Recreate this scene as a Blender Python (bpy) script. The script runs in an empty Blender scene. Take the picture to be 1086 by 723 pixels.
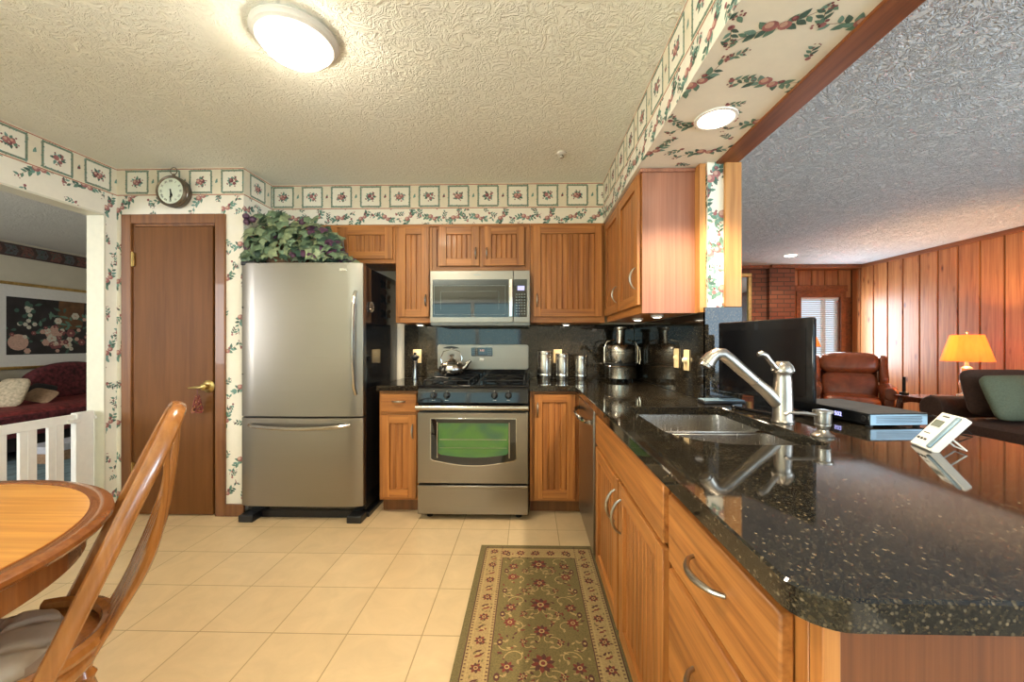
import bpy, bmesh, math, random
from math import pi, sin, cos, radians, sqrt, atan2, hypot
from mathutils import Vector, Matrix
from mathutils.geometry import tessellate_polygon
R = random.Random(7)
scene = bpy.context.scene
COL = scene.collection

# ------------------------------------------------------------------ camera, world, exposure
cam_d = bpy.data.cameras.new('camera'); cam = bpy.data.objects.new('camera', cam_d); COL.objects.link(cam)
cam.location = (0, 0, 1.207); cam.rotation_euler = (pi/2, 0, radians(1.3))
cam_d.sensor_fit = 'HORIZONTAL'; cam_d.sensor_width = 36.0; cam_d.lens = 36.0*418/1086
cam_d.shift_x = -8.5/1086; cam_d.shift_y = 2.5/1086; cam_d.clip_start = .02
scene.camera = cam
scene.view_settings.view_transform = 'Standard'
scene.view_settings.look = 'None'
scene.view_settings.exposure = 0.22
scene.view_settings.gamma = 1.0
scene.view_settings.use_curve_mapping = False
world = bpy.data.worlds.new('sky'); scene.world = world; world.use_nodes = True
world.node_tree.nodes['Background'].inputs[0].default_value = (.62, .82, 1, 1)
world.node_tree.nodes['Background'].inputs[1].default_value = 1.3

def area(name, loc, rot, sx, sy, power, color, spread=pi):
    l = bpy.data.lights.new(name, 'AREA'); l.shape = 'RECTANGLE'; l.size = sx; l.size_y = sy
    l.energy = power; l.color = color; l.spread = spread
    o = bpy.data.objects.new(name, l); o.location = loc; o.rotation_euler = rot; COL.objects.link(o); return o
# daylight through the windows of the place (behind the camera, in the living room), plus added fill lights
area('kitchen_window_daylight', (-1.2, -2.56, 1.5), (pi/2, 0, 0), 1.9, 1.1, 7, (.50, 1, .85))
area('kitchen_side_fill', (-2.85, -1.3, 1.5), (radians(128), 0, -pi/2), 1.8, 1.3, 190, (.96, 1, .93), radians(128))  # added fill for the kitchen ceiling; the left wall has no window here
area('living_window_daylight', (3.2, -2.56, 1.5), (pi/2, 0, 0), 2.7, 1.5, 58, (.58, .80, 1))
area('living_side_fill', (5.15, -1.0, 1.5), (radians(112), 0, pi/2), 2.2, 1.5, 230, (.72, .87, 1))  # added light from an invented side window, brightens the living room ceiling
area('den_fill', (-4.6, -.45, 1.5), (pi/2, 0, 0), 1.6, 1.2, 90, (.95, .97, 1))  # added light for the dim den; the wall behind it is solid
area('back_window_daylight', (4.72, 6.40, 1.35), (pi/2, 0, pi), .55, 1.1, 40, (.75, .88, 1))

# ------------------------------------------------------------------ node helpers and materials
MT = {}
class N:
    def __init__(s, name):
        s.m = bpy.data.materials.new(name); s.m.use_nodes = True; s.t = s.m.node_tree
        s.b = s.t.nodes['Principled BSDF']; MT[name] = s.m
    def n(s, ty, **kw):
        nd = s.t.nodes.new(ty)
        for k, v in kw.items():
            if k.startswith('i_'):
                key = k[2:]
                key = int(key) if key.isdigit() else key.replace('_', ' ')
                nd.inputs[key].default_value = v
            else: setattr(nd, k, v)
        return nd
    def l(s, a, b): s.t.links.new(a, b)
    def coord(s, scale=(1, 1, 1), kind='Object', rnd=False):
        tc = s.n('ShaderNodeTexCoord'); mp = s.n('ShaderNodeMapping')
        mp.inputs['Scale'].default_value = scale
        src = tc.outputs[kind]
        if rnd:
            oi = s.n('ShaderNodeObjectInfo'); mu = s.n('ShaderNodeVectorMath', operation='MULTIPLY_ADD')
            s.l(oi.outputs['Random'], mu.inputs[0]); mu.inputs[1].default_value = (7.3, 5.1, 9.7); s.l(src, mu.inputs[2]); src = mu.outputs[0]
        s.l(src, mp.inputs[0]); return mp.outputs[0]
    def noise(s, vec, scale=1, detail=4, rough=.5, dist=0):
        nd = s.n('ShaderNodeTexNoise'); s.l(vec, nd.inputs['Vector'])
        nd.inputs['Scale'].default_value = scale; nd.inputs['Detail'].default_value = detail
        nd.inputs['Roughness'].default_value = rough; nd.inputs['Distortion'].default_value = dist
        return nd.outputs['Fac']
    def ramp(s, fac, stops, interp='LINEAR'):
        r = s.n('ShaderNodeValToRGB'); r.color_ramp.interpolation = interp
        e = r.color_ramp.elements
        while len(e) < len(stops): e.new(.5)
        for k, (p, c) in enumerate(stops):
            e[k].position = p; e[k].color = (c, c, c, 1) if isinstance(c, (int, float)) else (*c, 1)
        s.l(fac, r.inputs[0]); return r.outputs[0]
    def mix(s, fac, a, b, mode='MIX'):
        m = s.n('ShaderNodeMix', data_type='RGBA', blend_type=mode)
        for v, i in ((fac, 0), (a, 6), (b, 7)):
            if isinstance(v, (int, float)): m.inputs[i].default_value = v
            elif isinstance(v, tuple): m.inputs[i].default_value = (*v, 1)
            else: s.l(v, m.inputs[i])
        return m.outputs[2]
    def bump(s, h, strength=.3, dist=.01):
        b = s.n('ShaderNodeBump'); b.inputs['Strength'].default_value = strength; b.inputs['Distance'].default_value = dist
        s.l(h, b.inputs['Height']); s.l(b.outputs[0], s.b.inputs['Normal'])
    def set(s, color=None, rough=None, metal=None, spec=None, emis=None, estr=None, coat=None, trans=None, alpha=None):
        def put(k, v):
            if v is None: return
            i = s.b.inputs[k]
            if isinstance(v, (int, float)): i.default_value = v
            elif isinstance(v, tuple): i.default_value = (*v, 1)
            else: s.l(v, i)
        put('Base Color', color); put('Roughness', rough); put('Metallic', metal); put('Specular IOR Level', spec)
        put('Emission Color', emis); put('Emission Strength', estr); put('Coat Weight', coat)
        put('Transmission Weight', trans); put('Alpha', alpha)
        return s

def plain(name, c, rough=.5, metal=0, var=.12, scale=30, bump=0, **kw):
    n = N(name); v = n.coord(rnd=True)
    f = n.noise(v, scale, 4)
    lo = tuple(max(0, x*(1-var)) for x in c); hi = tuple(min(1, x*(1+var)) for x in c)
    n.set(n.ramp(f, [(.3, lo), (.7, hi)]), rough, metal, **kw)
    if bump: n.bump(f, bump, .004)
    return n

def wood(name, dark, mid, light, axis='z', rough=.42, coat=.04, fine=55, rnd=True, contrast=1):
    n = N(name)
    s1 = {'z': (fine, fine, 1.6), 'x': (1.6, fine, fine), 'y': (fine, 1.6, fine)}[axis]
    s2 = {'z': (6, 6, .5), 'x': (.5, 6, 6), 'y': (6, .5, 6)}[axis]
    a = n.noise(n.coord(s1, rnd=rnd), 1, 5, .6, .2)
    b = n.noise(n.coord(s2, rnd=rnd), 1.6, 3, .5, 1.2)
    ca = n.ramp(a, [(.30, dark), (.52, mid), (.75, light)])
    cb = n.ramp(b, [(.35, .72), (.55, 1.0), (.72, 1.12)])
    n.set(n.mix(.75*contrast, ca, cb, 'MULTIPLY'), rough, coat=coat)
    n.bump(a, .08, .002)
    return n

OAKD, OAKM, OAKL = (.25, .082, .019), (.45, .172, .040), (.57, .245, .066)
wood('oak_upright', OAKD, OAKM, OAKL, 'z'); wood('oak_level', OAKD, OAKM, OAKL, 'x')
wood('oak_panel', (.24, .078, .018), (.42, .157, .037), (.53, .22, .06), 'z')
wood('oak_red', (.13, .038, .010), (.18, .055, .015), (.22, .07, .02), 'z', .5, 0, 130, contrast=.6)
wood('oak_end', (.28, .105, .055), (.33, .135, .074), (.37, .16, .092), 'z', fine=90)
wood('oak_honey', (.30, .10, .02), (.50, .20, .045), (.62, .29, .075), 'x', .3, .3, 70)
wood('chair_oak', (.27, .092, .018), (.34, .122, .025), (.41, .16, .036), 'z', .25, .4, 60, contrast=.2)
wood('table_top_oak', (.44, .17, .030), (.60, .27, .055), (.70, .36, .085), 'x', .3, .2, 60, contrast=.5)
wood('table_edge_oak', (.17, .05, .010), (.22, .068, .014), (.27, .088, .019), 'z', .25, .4, 60, contrast=.2)
wood('brown_door', (.125, .046, .011), (.15, .057, .014), (.17, .065, .017), 'z', .5, 0, 30, contrast=.45)
MT['brown_door'].node_tree.nodes['Principled BSDF'].inputs['Specular IOR Level'].default_value = .2
wood('casing_brown', (.15, .052, .013), (.20, .074, .019), (.24, .092, .025), 'z', .4, .2, 40)
wood('beam_wood', (.15, .040, .010), (.24, .070, .018), (.30, .095, .026), 'y', .45, .1, 40)
wood('post_pine', (.40, .16, .04), (.52, .235, .065), (.60, .29, .09), 'z', .45, .1, 30)
wood('mahogany', (.07, .016, .006), (.13, .032, .011), (.18, .05, .018), 'x', .25, .4, 40)

def paneling():
    n = N('knotty_pine')
    g = n.n('ShaderNodeNewGeometry')
    off = n.n('ShaderNodeVectorMath', operation='MULTIPLY_ADD')
    n.l(g.outputs['Random Per Island'], off.inputs[0]); off.inputs[1].default_value = (3.7, 5.9, 11.3)
    n.l(n.coord(), off.inputs[2])
    mp = n.n('ShaderNodeMapping'); mp.inputs['Scale'].default_value = (26, 26, 1.1); n.l(off.outputs[0], mp.inputs[0])
    a = n.noise(mp.outputs[0], 1, 5, .6, .8)
    mp2 = n.n('ShaderNodeMapping'); mp2.inputs['Scale'].default_value = (7, 7, 2.6); n.l(off.outputs[0], mp2.inputs[0])
    vo = n.n('ShaderNodeTexVoronoi'); vo.inputs['Scale'].default_value = 1.0; n.l(mp2.outputs[0], vo.inputs['Vector'])
    kn = n.ramp(vo.outputs['Distance'], [(.05, (.14, .04, .012)), (.09, (.60, .45, .35)), (.16, (1, 1, 1))])
    tint = n.ramp(g.outputs['Random Per Island'], [(0, (.80, .70, .62)), (.5, (1, .92, .86)), (1, (1.0, 1.0, 1.0))])
    c = n.ramp(a, [(.28, (.26, .085, .024)), (.5, (.44, .17, .055)), (.72, (.56, .25, .09))])
    c = n.mix(.85, c, kn, 'MULTIPLY'); c = n.mix(.8, c, tint, 'MULTIPLY')
    n.set(c, .42, spec=.6); n.bump(a, .06, .003)
paneling()

def granite():
    n = N('granite'); v = n.coord()
    vo = n.n('ShaderNodeTexVoronoi'); vo.inputs['Scale'].default_value = 420; n.l(v, vo.inputs['Vector'])
    sp = n.n('ShaderNodeSeparateColor'); n.l(vo.outputs['Color'], sp.inputs[0])
    c1 = n.ramp(sp.outputs[0], [(0, (.006, .006, .006)), (.50, (.010, .011, .010)), (.60, (.026, .021, .014)), (.82, (.036, .027, .014)), (.94, (.06, .043, .022))], 'CONSTANT')
    v2 = n.n('ShaderNodeTexVoronoi'); v2.inputs['Scale'].default_value = 190; n.l(n.coord((1, .7, 1)), v2.inputs['Vector'])
    s2 = n.n('ShaderNodeSeparateColor'); n.l(v2.outputs['Color'], s2.inputs[0])
    f = n.ramp(s2.outputs[1], [(0, 0), (.82, .45), (.92, .7), (.975, 1)], 'CONSTANT')
    fd = n.ramp(v2.outputs['Distance'], [(.25, 1), (.5, 0)])
    f2 = n.mix(1.0, f, fd, 'MULTIPLY')
    c = n.mix(f2, c1, (.17, .13, .08))
    b = n.noise(n.coord(), 9, 4); c = n.mix(.7, c, n.ramp(b, [(.3, .6), (.7, 1.25)]), 'MULTIPLY')
    n.set(c, .05, spec=.6)
granite()

def tile():
    n = N('floor_tile'); v = n.coord()
    br = n.n('ShaderNodeTexBrick'); mp = n.n('ShaderNodeMapping')
    mp.inputs['Location'].default_value = (.755 + .313*20, -1.62 + .311*20, 0); n.l(v, mp.inputs[0]); n.l(mp.outputs[0], br.inputs['Vector'])
    br.offset = 0; br.squash = 1
    br.inputs['Scale'].default_value = 1; br.inputs['Brick Width'].default_value = .3130; br.inputs['Row Height'].default_value = .3110
    br.inputs['Mortar Size'].default_value = .0028; br.inputs['Mortar Smooth'].default_value = .4
    br.inputs['Color1'].default_value = (.60, .44, .25, 1); br.inputs['Color2'].default_value = (.64, .475, .275, 1)
    br.inputs['Mortar'].default_value = (.36, .25, .12, 1)
    cl = n.noise(v, 6, 5, .6, 1); c = n.mix(.7, br.outputs['Color'], n.ramp(cl, [(.3, .88), (.7, 1.08)]), 'MULTIPLY')
    n.set(c, .32, spec=.4); n.bump(n.ramp(br.outputs['Fac'], [(0, 1), (1, 0)]), .35, .003)
tile()

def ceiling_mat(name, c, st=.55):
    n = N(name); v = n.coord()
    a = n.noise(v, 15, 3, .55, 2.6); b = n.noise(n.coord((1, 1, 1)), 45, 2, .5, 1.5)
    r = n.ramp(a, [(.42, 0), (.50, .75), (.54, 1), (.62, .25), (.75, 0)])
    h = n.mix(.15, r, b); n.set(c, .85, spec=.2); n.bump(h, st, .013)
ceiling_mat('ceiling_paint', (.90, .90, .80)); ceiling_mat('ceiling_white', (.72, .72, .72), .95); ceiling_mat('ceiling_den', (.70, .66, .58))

def brick():
    n = N('brick'); v = n.coord()
    sw = n.n('ShaderNodeSeparateXYZ'); cb = n.n('ShaderNodeCombineXYZ'); n.l(v, sw.inputs[0]); n.l(sw.outputs[0], cb.inputs[0]); n.l(sw.outputs[2], cb.inputs[1])
    br = n.n('ShaderNodeTexBrick'); n.l(cb.outputs[0], br.inputs['Vector']); br.inputs['Scale'].default_value = 1
    br.inputs['Brick Width'].default_value = .20; br.inputs['Row Height'].default_value = .068; br.inputs['Mortar Size'].default_value = .007
    br.inputs['Color1'].default_value = (.22, .075, .035, 1); br.inputs['Color2'].default_value = (.15, .048, .024, 1); br.inputs['Mortar'].default_value = (.07, .035, .02, 1)
    n.set(br.outputs['Color'], .85); n.bump(n.ramp(br.outputs['Fac'], [(0, 1), (1, 0)]), .6, .01)
brick()

def steel(name, c=(.32, .295, .26), rough=.33, axis='x', amt=.006):
    n = N(name)
    s = {'x': (1.2, 1.2, 700), 'z': (300, 300, 2)}[axis]
    a = n.noise(n.coord(s), 1, 3, .6)
    n.set(n.ramp(a, [(.3, tuple(x*.96 for x in c)), (.7, c)]), n.ramp(a, [(.3, rough*.85), (.7, rough*1.15)]), 1.0); n.bump(a, amt, .001)
steel('steel', rough=.32); steel('steel_round', (.52, .485, .435), .22, 'z', 0); steel('nickel', (.42, .385, .335), .33, 'z', 0)
steel('sink_steel', (.55, .51, .46), .24, 'z', .006)
plain('chrome', (.75, .74, .72), .08, 1, .03)
plain('brass', (.50, .36, .14), .28, 1, .1)
plain('gold_frame', (.52, .34, .12), .35, .8, .2)
plain('bronze', (.20, .16, .12), .3, .9, .15)
plain('black_gloss', (.008, .008, .009), .06, 0, .1); plain('black_satin', (.012, .012, .013), .3, 0, .15)
plain('black_glass', (.006, .008, .008), .03, 0, .1, spec=.8)
plain('screen_black', (.004, .004, .005), .12, 0, .1)
plain('cast_iron', (.012, .012, .012), .45, .2, .2, bump=.1)
plain('white_plastic', (.74, .72, .66), .35, 0, .03); plain('white_paint', (.76, .73, .67), .4, 0, .03); plain('jamb_paint', (.66, .62, .48), .45, 0, .03)
plain('grey_plastic', (.23, .27, .27), .4); plain('lcd', (.17, .19, .16), .2); plain('ivory_plate', (.60, .47, .26), .35, 0, .03)
plain('ivory_toggle', (.72, .60, .38), .3, 0, .03)
plain('blue_mesh', (.20, .30, .37), .4, .3, .05); plain('box_top', (.06, .057, .055), .8, spec=.15)
plain('paper', (.80, .745, .615), .7, 0, .02); plain('border_paper', (.74, .66, .49), .7, 0, .03); plain('border_inside', (.80, .75, .61), .7, 0, .02)
plain('print_red_line', (.42, .13, .08), .7); plain('leaf_green', (.12, .225, .16), .7, 0, .2, 90); plain('leaf_teal', (.16, .29, .235), .7, 0, .2, 90)
plain('leaf_dark', (.06, .12, .09), .7, 0, .2, 90); plain('apple_rose', (.36, .14, .13), .7, 0, .2, 60); plain('apple_light', (.58, .36, .27), .7, 0, .15, 60)
plain('plum', (.19, .055, .06), .7, 0, .2, 60); plain('stem_brown', (.26, .14, .085), .7); plain('frame_green', (.19, .235, .16), .7, 0, .25, 120)
plain('cream_flower', (.74, .62, .45), .7); plain('blue_grey', (.20, .26, .30), .7)
plain('den_wall', (.62, .56, .43), .8, 0, .04, 6); plain('plain_wall', (.66, .60, .47), .8, 0, .04, 6); plain('den_border', (.075, .045, .038), .7, 0, .3, 40)
plain('den_border_rose', (.17, .075, .06), .7, 0, .3, 60); plain('den_border_grey', (.10, .10, .10), .7, 0, .3, 60)
plain('carpet', (.32, .25, .17), .95, 0, .15, 150, .3); plain('den_carpet', (.13, .19, .21), .95, 0, .3, 14, .2)
plain('burgundy', (.105, .016, .020), .75, 0, .75, 26, .2); plain('burgundy_red', (.22, .030, .028), .75, 0, .5, 24, .2)
plain('cream_fabric', (.56, .46, .31), .8, 0, .3, 40, .2); plain('black_fabric', (.02, .017, .017), .8); plain('tan_fabric', (.34, .21, .12), .8, 0, .25, 40)
plain('cushion_taupe', (.36, .275, .205), .85, 0, .18, 9, .15); plain('cushion_taupe_light', (.50, .41, .30), .85, 0, .12, 12, .15)
plain('sofa_brown', (.075, .036, .022), .8, 0, .18, 60, .2); plain('pillow_green', (.155, .175, .105), .8, 0, .12, 80, .2)
plain('rug_olive', (.165, .125, .045), .95, 0, .22, 160, .3); plain('rug_tan', (.36, .245, .105), .95, 0, .2, 160, .3); plain('rug_edge', (.15, .115, .045), .95, 0, .2, 160, .3)
plain('rug_red', (.17, .035, .022), .95, 0, .25, 160); plain('rug_maroon', (.085, .03, .022), .95, 0, .25, 160); plain('rug_gold', (.42, .29, .12), .95, 0, .2, 160)
plain('rubber', (.015, .015, .015), .6); plain('outside_dark', (.03, .03, .03), .8)
plain('pot_basket', (.11, .055, .025), .8, 0, .3, 60, .3)
plain('foliage_green', (.12, .18, .10), .5, 0, .45, 30); plain('foliage_pale', (.22, .27, .14), .5, 0, .35, 30); plain('foliage_dark', (.03, .065, .04), .5, 0, .3, 30); plain('foliage_purple', (.075, .03, .06), .5, 0, .35, 30)
plain('bead_red', (.16, .025, .02), .3, 0, .4, 200); plain('bead_amber', (.34, .14, .06), .25, 0, .3, 200)
plain('clock_face', (.66, .70, .55), .5, 0, .03); plain('ink', (.02, .022, .02), .6)
plain('papers', (.55, .55, .60), .7); plain('ceramic_lamp', (.50, .42, .30), .2, 0, .3, 20); plain('painting_dark', (.018, .014, .017), .35, 0, .5, 8); plain('painting_brown', (.13, .055, .02), .35, 0, .4, 12)
plain('flower_white', (.62, .58, .46), .6, 0, .2, 60); plain('flower_pink', (.22, .07, .07), .6, 0, .3, 60); plain('mirror_glass', (.35, .42, .47), .05, 1, .03)
plain('oven_green', (.05, .20, .05), .08, 0, .4, 6, spec=.8); plain('oven_cavity', (.02, .03, .02), .3)
def leather():
    n = N('leather'); v = n.coord()
    a = n.noise(v, 5, 4, .6, .5); b = n.noise(v, 90, 3)
    n.set(n.ramp(a, [(.3, (.17, .040, .014)), (.7, (.33, .088, .03))]), .27, spec=.55); n.bump(n.mix(.6, b, a), .25, .008)
leather()
def oven_window_reflection():
    n = N('oven_window_reflection'); n.set(n.ramp(n.noise(n.coord((3, 1, 5)), 1, 3, .5, 1), [(.35, (.018, .085, .055)), (.6, (.05, .17, .025))]), .06, spec=.8)  # green reflection of the greenery painted into the glass colour
oven_window_reflection()
def emit(name, c, s):
    n = N(name); v = n.noise(n.coord(), 8, 2); n.set((.8, .78, .72), .4, emis=c, estr=s); return n
emit('lamp_dome', (1, .88, .70), 55); emit('bulb_glow', (1, .86, .66), 12); emit('puck_glow', (1, .88, .70), 7)
emit('display_blue', (.03, .07, .8), .8); emit('display_red', (1, .25, .10), .7)
emit('led_violet', (.35, .35, 1), 2.2)
def shade():
    n = N('lamp_shade_cloth'); v = n.noise(n.coord((40, 40, 2)), 1, 2)
    n.set(n.ramp(v, [(.3, (.62, .26, .07)), (.7, (.72, .33, .10))]), .8, emis=(1, .30, .07), estr=.4)
shade()
_t = MT['lamp_shade_cloth'].node_tree; _tr = _t.nodes.new('ShaderNodeBsdfTranslucent'); _tr.inputs[0].default_value = (.80, .36, .14, 1)
_mx = _t.nodes.new('ShaderNodeMixShader'); _mx.inputs[0].default_value = .55; _o = _t.nodes['Material Output']
_t.links.new(_t.nodes['Principled BSDF'].outputs[0], _mx.inputs[1]); _t.links.new(_tr.outputs[0], _mx.inputs[2]); _t.links.new(_mx.outputs[0], _o.inputs[0])
def glass():
    n = N('pane_glass'); n.set((.9, .96, 1), .02, alpha=.12, spec=.5)
glass()

# ------------------------------------------------------------------ mesh builder
class MB:
    def __init__(s): s.v = []; s.f = []; s.m = []
    def add(s, vs, fs, m=0, M=None):
        o = len(s.v)
        s.v += [tuple(M @ Vector(p)) if M is not None else tuple(p) for p in vs]
        s.f += [tuple(i+o for i in f) for f in fs]; s.m += [m]*len(fs); return s
    def box(s, x0, x1, y0, y1, z0, z1, m=0, M=None):
        v = [(x, y, z) for z in (z0, z1) for y in (y0, y1) for x in (x0, x1)]
        return s.add(v, [(0, 2, 3, 1), (4, 5, 7, 6), (0, 1, 5, 4), (2, 6, 7, 3), (0, 4, 6, 2), (1, 3, 7, 5)], m, M)
    def lathe(s, prof, c=(0, 0, 0), n=24, m=0, M=None, arc=None):
        vs = []; fs = []
        for r, z in prof:
            for k in range(n):
                a = 2*pi*k/n; vs.append((c[0]+r*cos(a), c[1]+r*sin(a), c[2]+z))
        for j in range(len(prof)-1):
            for k in range(n):
                fs.append((j*n+k, j*n+(k+1) % n, (j+1)*n+(k+1) % n, (j+1)*n+k))
        if prof[0][0] > 1e-5: fs.append(tuple(range(n-1, -1, -1)))
        if prof[-1][0] > 1e-5: fs.append(tuple(range((len(prof)-1)*n, len(prof)*n)))
        return s.add(vs, fs, m, M)
    def tube(s, pts, r, n=10, m=0, ref=None, flat=1.0, M=None, caps=True):
        P = [Vector(p) for p in pts]; k = len(P)
        rs = r if isinstance(r, (list, tuple)) else [r]*k
        fl = flat if isinstance(flat, (list, tuple)) else [flat]*k
        T = []
        for i in range(k):
            d = P[min(i+1, k-1)]-P[max(i-1, 0)]; T.append(d.normalized())
        nr = Vector(ref) if ref else (Vector((0, 0, 1)) if abs(T[0].z) < .9 else Vector((1, 0, 0)))
        vs = []; fs = []
        for i in range(k):
            nr = nr - T[i]*nr.dot(T[i])
            if nr.length < 1e-6: nr = T[i].orthogonal()
            nr.normalize(); bn = T[i].cross(nr)
            for j in range(n):
                a = 2*pi*j/n; vs.append(P[i] + nr*(rs[i]*cos(a)) + bn*(rs[i]*fl[i]*sin(a)))
            if ref: nr = Vector(ref)
        for i in range(k-1):
            for j in range(n): fs.append((i*n+j, i*n+(j+1) % n, (i+1)*n+(j+1) % n, (i+1)*n+j))
        if caps: fs.append(tuple(range(n-1, -1, -1))); fs.append(tuple(range((k-1)*n, k*n)))
        return s.add(vs, fs, m, M)
    def prism(s, out, a0, a1, ax='z', m=0, M=None):
        n = len(out)
        def P(p, a):
            return {'z': (p[0], p[1], a), 'y': (p[0], a, p[1]), 'x': (a, p[0], p[1])}[ax]
        vs = [P(p, a0) for p in out]+[P(p, a1) for p in out]
        fs = [tuple(range(n-1, -1, -1)), tuple(range(n, 2*n))]+[(i, (i+1) % n, n+(i+1) % n, n+i) for i in range(n)]
        return s.add(vs, fs, m, M)
    def sq(s, c, rad, e1=1.0, e2=1.0, nu=20, nv=12, m=0, M=None):
        # superellipsoid: cushions, rounded forms
        def pw(x, e): return math.copysign(abs(x)**e, x)
        vs = []; fs = []
        for j in range(nv+1):
            b = -pi/2+pi*j/nv
            for i in range(nu):
                a = 2*pi*i/nu
                vs.append((c[0]+rad[0]*pw(cos(b), e1)*pw(cos(a), e2), c[1]+rad[1]*pw(cos(b), e1)*pw(sin(a), e2), c[2]+rad[2]*pw(sin(b), e1)))
        for j in range(nv):
            for i in range(nu): fs.append((j*nu+i, j*nu+(i+1) % nu, (j+1)*nu+(i+1) % nu, (j+1)*nu+i))
        return s.add(vs, fs, m, M)
    def grid(s, fn, nu, nv, m=0, M=None):
        vs = [fn(i/nu, j/nv) for j in range(nv+1) for i in range(nu+1)]
        fs = [(j*(nu+1)+i, j*(nu+1)+i+1, (j+1)*(nu+1)+i+1, (j+1)*(nu+1)+i) for j in range(nv) for i in range(nu)]
        return s.add(vs, fs, m, M)
    def slab(s, out, holes, z0, z1, e=.004, m=0):
        def off(poly, d):
            n = len(poly); res = []
            for i in range(n):
                a = Vector(poly[i-1]); b = Vector(poly[i]); c = Vector(poly[(i+1) % n])
                d1 = (b-a).normalized(); d2 = (c-b).normalized()
                n1 = Vector((-d1.y, d1.x)); n2 = Vector((-d2.y, d2.x)); nn = (n1+n2)
                nn = nn/max(.3, nn.dot(n1)) if nn.length > 1e-6 else n1
                res.append(tuple(b+nn*d))
            return res
        loops = [out]+holes
        tl = [off(l, e) for l in loops]
        for z, ls, fl in ((z1, tl, 0), (z0, loops, 1)):
            flat = [p for l in ls for p in l]
            tr = tessellate_polygon([[Vector((p[0], p[1], 0)) for p in l] for l in ls])
            fs = []
            for t in tr:
                a, b, c = [Vector(flat[i]) for i in t]
                cr = (b-a).cross(c-a)
                t2 = tuple(t) if (cr > 0) != bool(fl) else tuple(reversed(t))
                fs.append(t2)
            s.add([(p[0], p[1], z) for p in flat], fs, m)
        for l, t in zip(loops, tl):
            n = len(l)
            vs = [(p[0], p[1], z0) for p in l]+[(p[0], p[1], z1-e) for p in l]+[(p[0], p[1], z1) for p in t]
            s.add(vs, [(k*n+i, k*n+(i+1) % n, (k+1)*n+(i+1) % n, (k+1)*n+i) for k in (0, 1) for i in range(n)], m)
        return s
    def build(s, name, mats, parent=None, bevel=0, seg=2, sub=0, loc=(0, 0, 0), rot=(0, 0, 0), ang=35):
        me = bpy.data.meshes.new(name); me.from_pydata(s.v, [], s.f)
        if isinstance(mats, str): mats = [mats]
        for q in mats: me.materials.append(MT[q])
        me.polygons.foreach_set('material_index', s.m)
        me.polygons.foreach_set('use_smooth', [True]*len(s.f))
        me.update(); me.set_sharp_from_angle(angle=radians(ang))
        o = bpy.data.objects.new(name, me); COL.objects.link(o)
        o.location = loc; o.rotation_euler = rot
        if parent: o.parent = parent
        if bevel:
            b = o.modifiers.new('bevel', 'BEVEL'); b.width = bevel; b.segments = seg; b.limit_method = 'ANGLE'; b.angle_limit = radians(40)
        if sub:
            b = o.modifiers.new('sub', 'SUBSURF'); b.levels = sub; b.render_levels = sub
        return o

def tag(o, label, cat, group=None, kind=None):
    o['label'] = label; o['category'] = cat
    if group: o['group'] = group
    if kind: o['kind'] = kind
    return o
def thing(name, label, cat, loc=(0, 0, 0), rz=0, group=None):
    o = bpy.data.objects.new(name, None); o.empty_display_size = .1; COL.objects.link(o)
    o.location = loc; o.rotation_euler = (0, 0, rz); return tag(o, label, cat, group)
def struct(o, label=None, cat=None):
    o['kind'] = 'structure'
    if label: o['label'] = label
    if cat: o['category'] = cat
    return o
def text_part(s, size, name, mat, parent, M, depth=.0004):
    c = bpy.data.curves.new(name, 'FONT'); c.body = s; c.size = size; c.align_x = 'CENTER'; c.align_y = 'CENTER'; c.extrude = depth; c.resolution_u = 2
    t = bpy.data.objects.new(name, c); COL.objects.link(t)
    dg = bpy.context.evaluated_depsgraph_get(); me = bpy.data.meshes.new_from_object(t.evaluated_get(dg)); bpy.data.objects.remove(t)
    me.materials.clear(); me.materials.append(MT[mat]); me.transform(M); me.name = name
    o = bpy.data.objects.new(name, me); COL.objects.link(o); o.parent = parent; return o
FRONT = Matrix.Rotation(pi/2, 4, 'X')      # text standing up, facing -y

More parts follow.
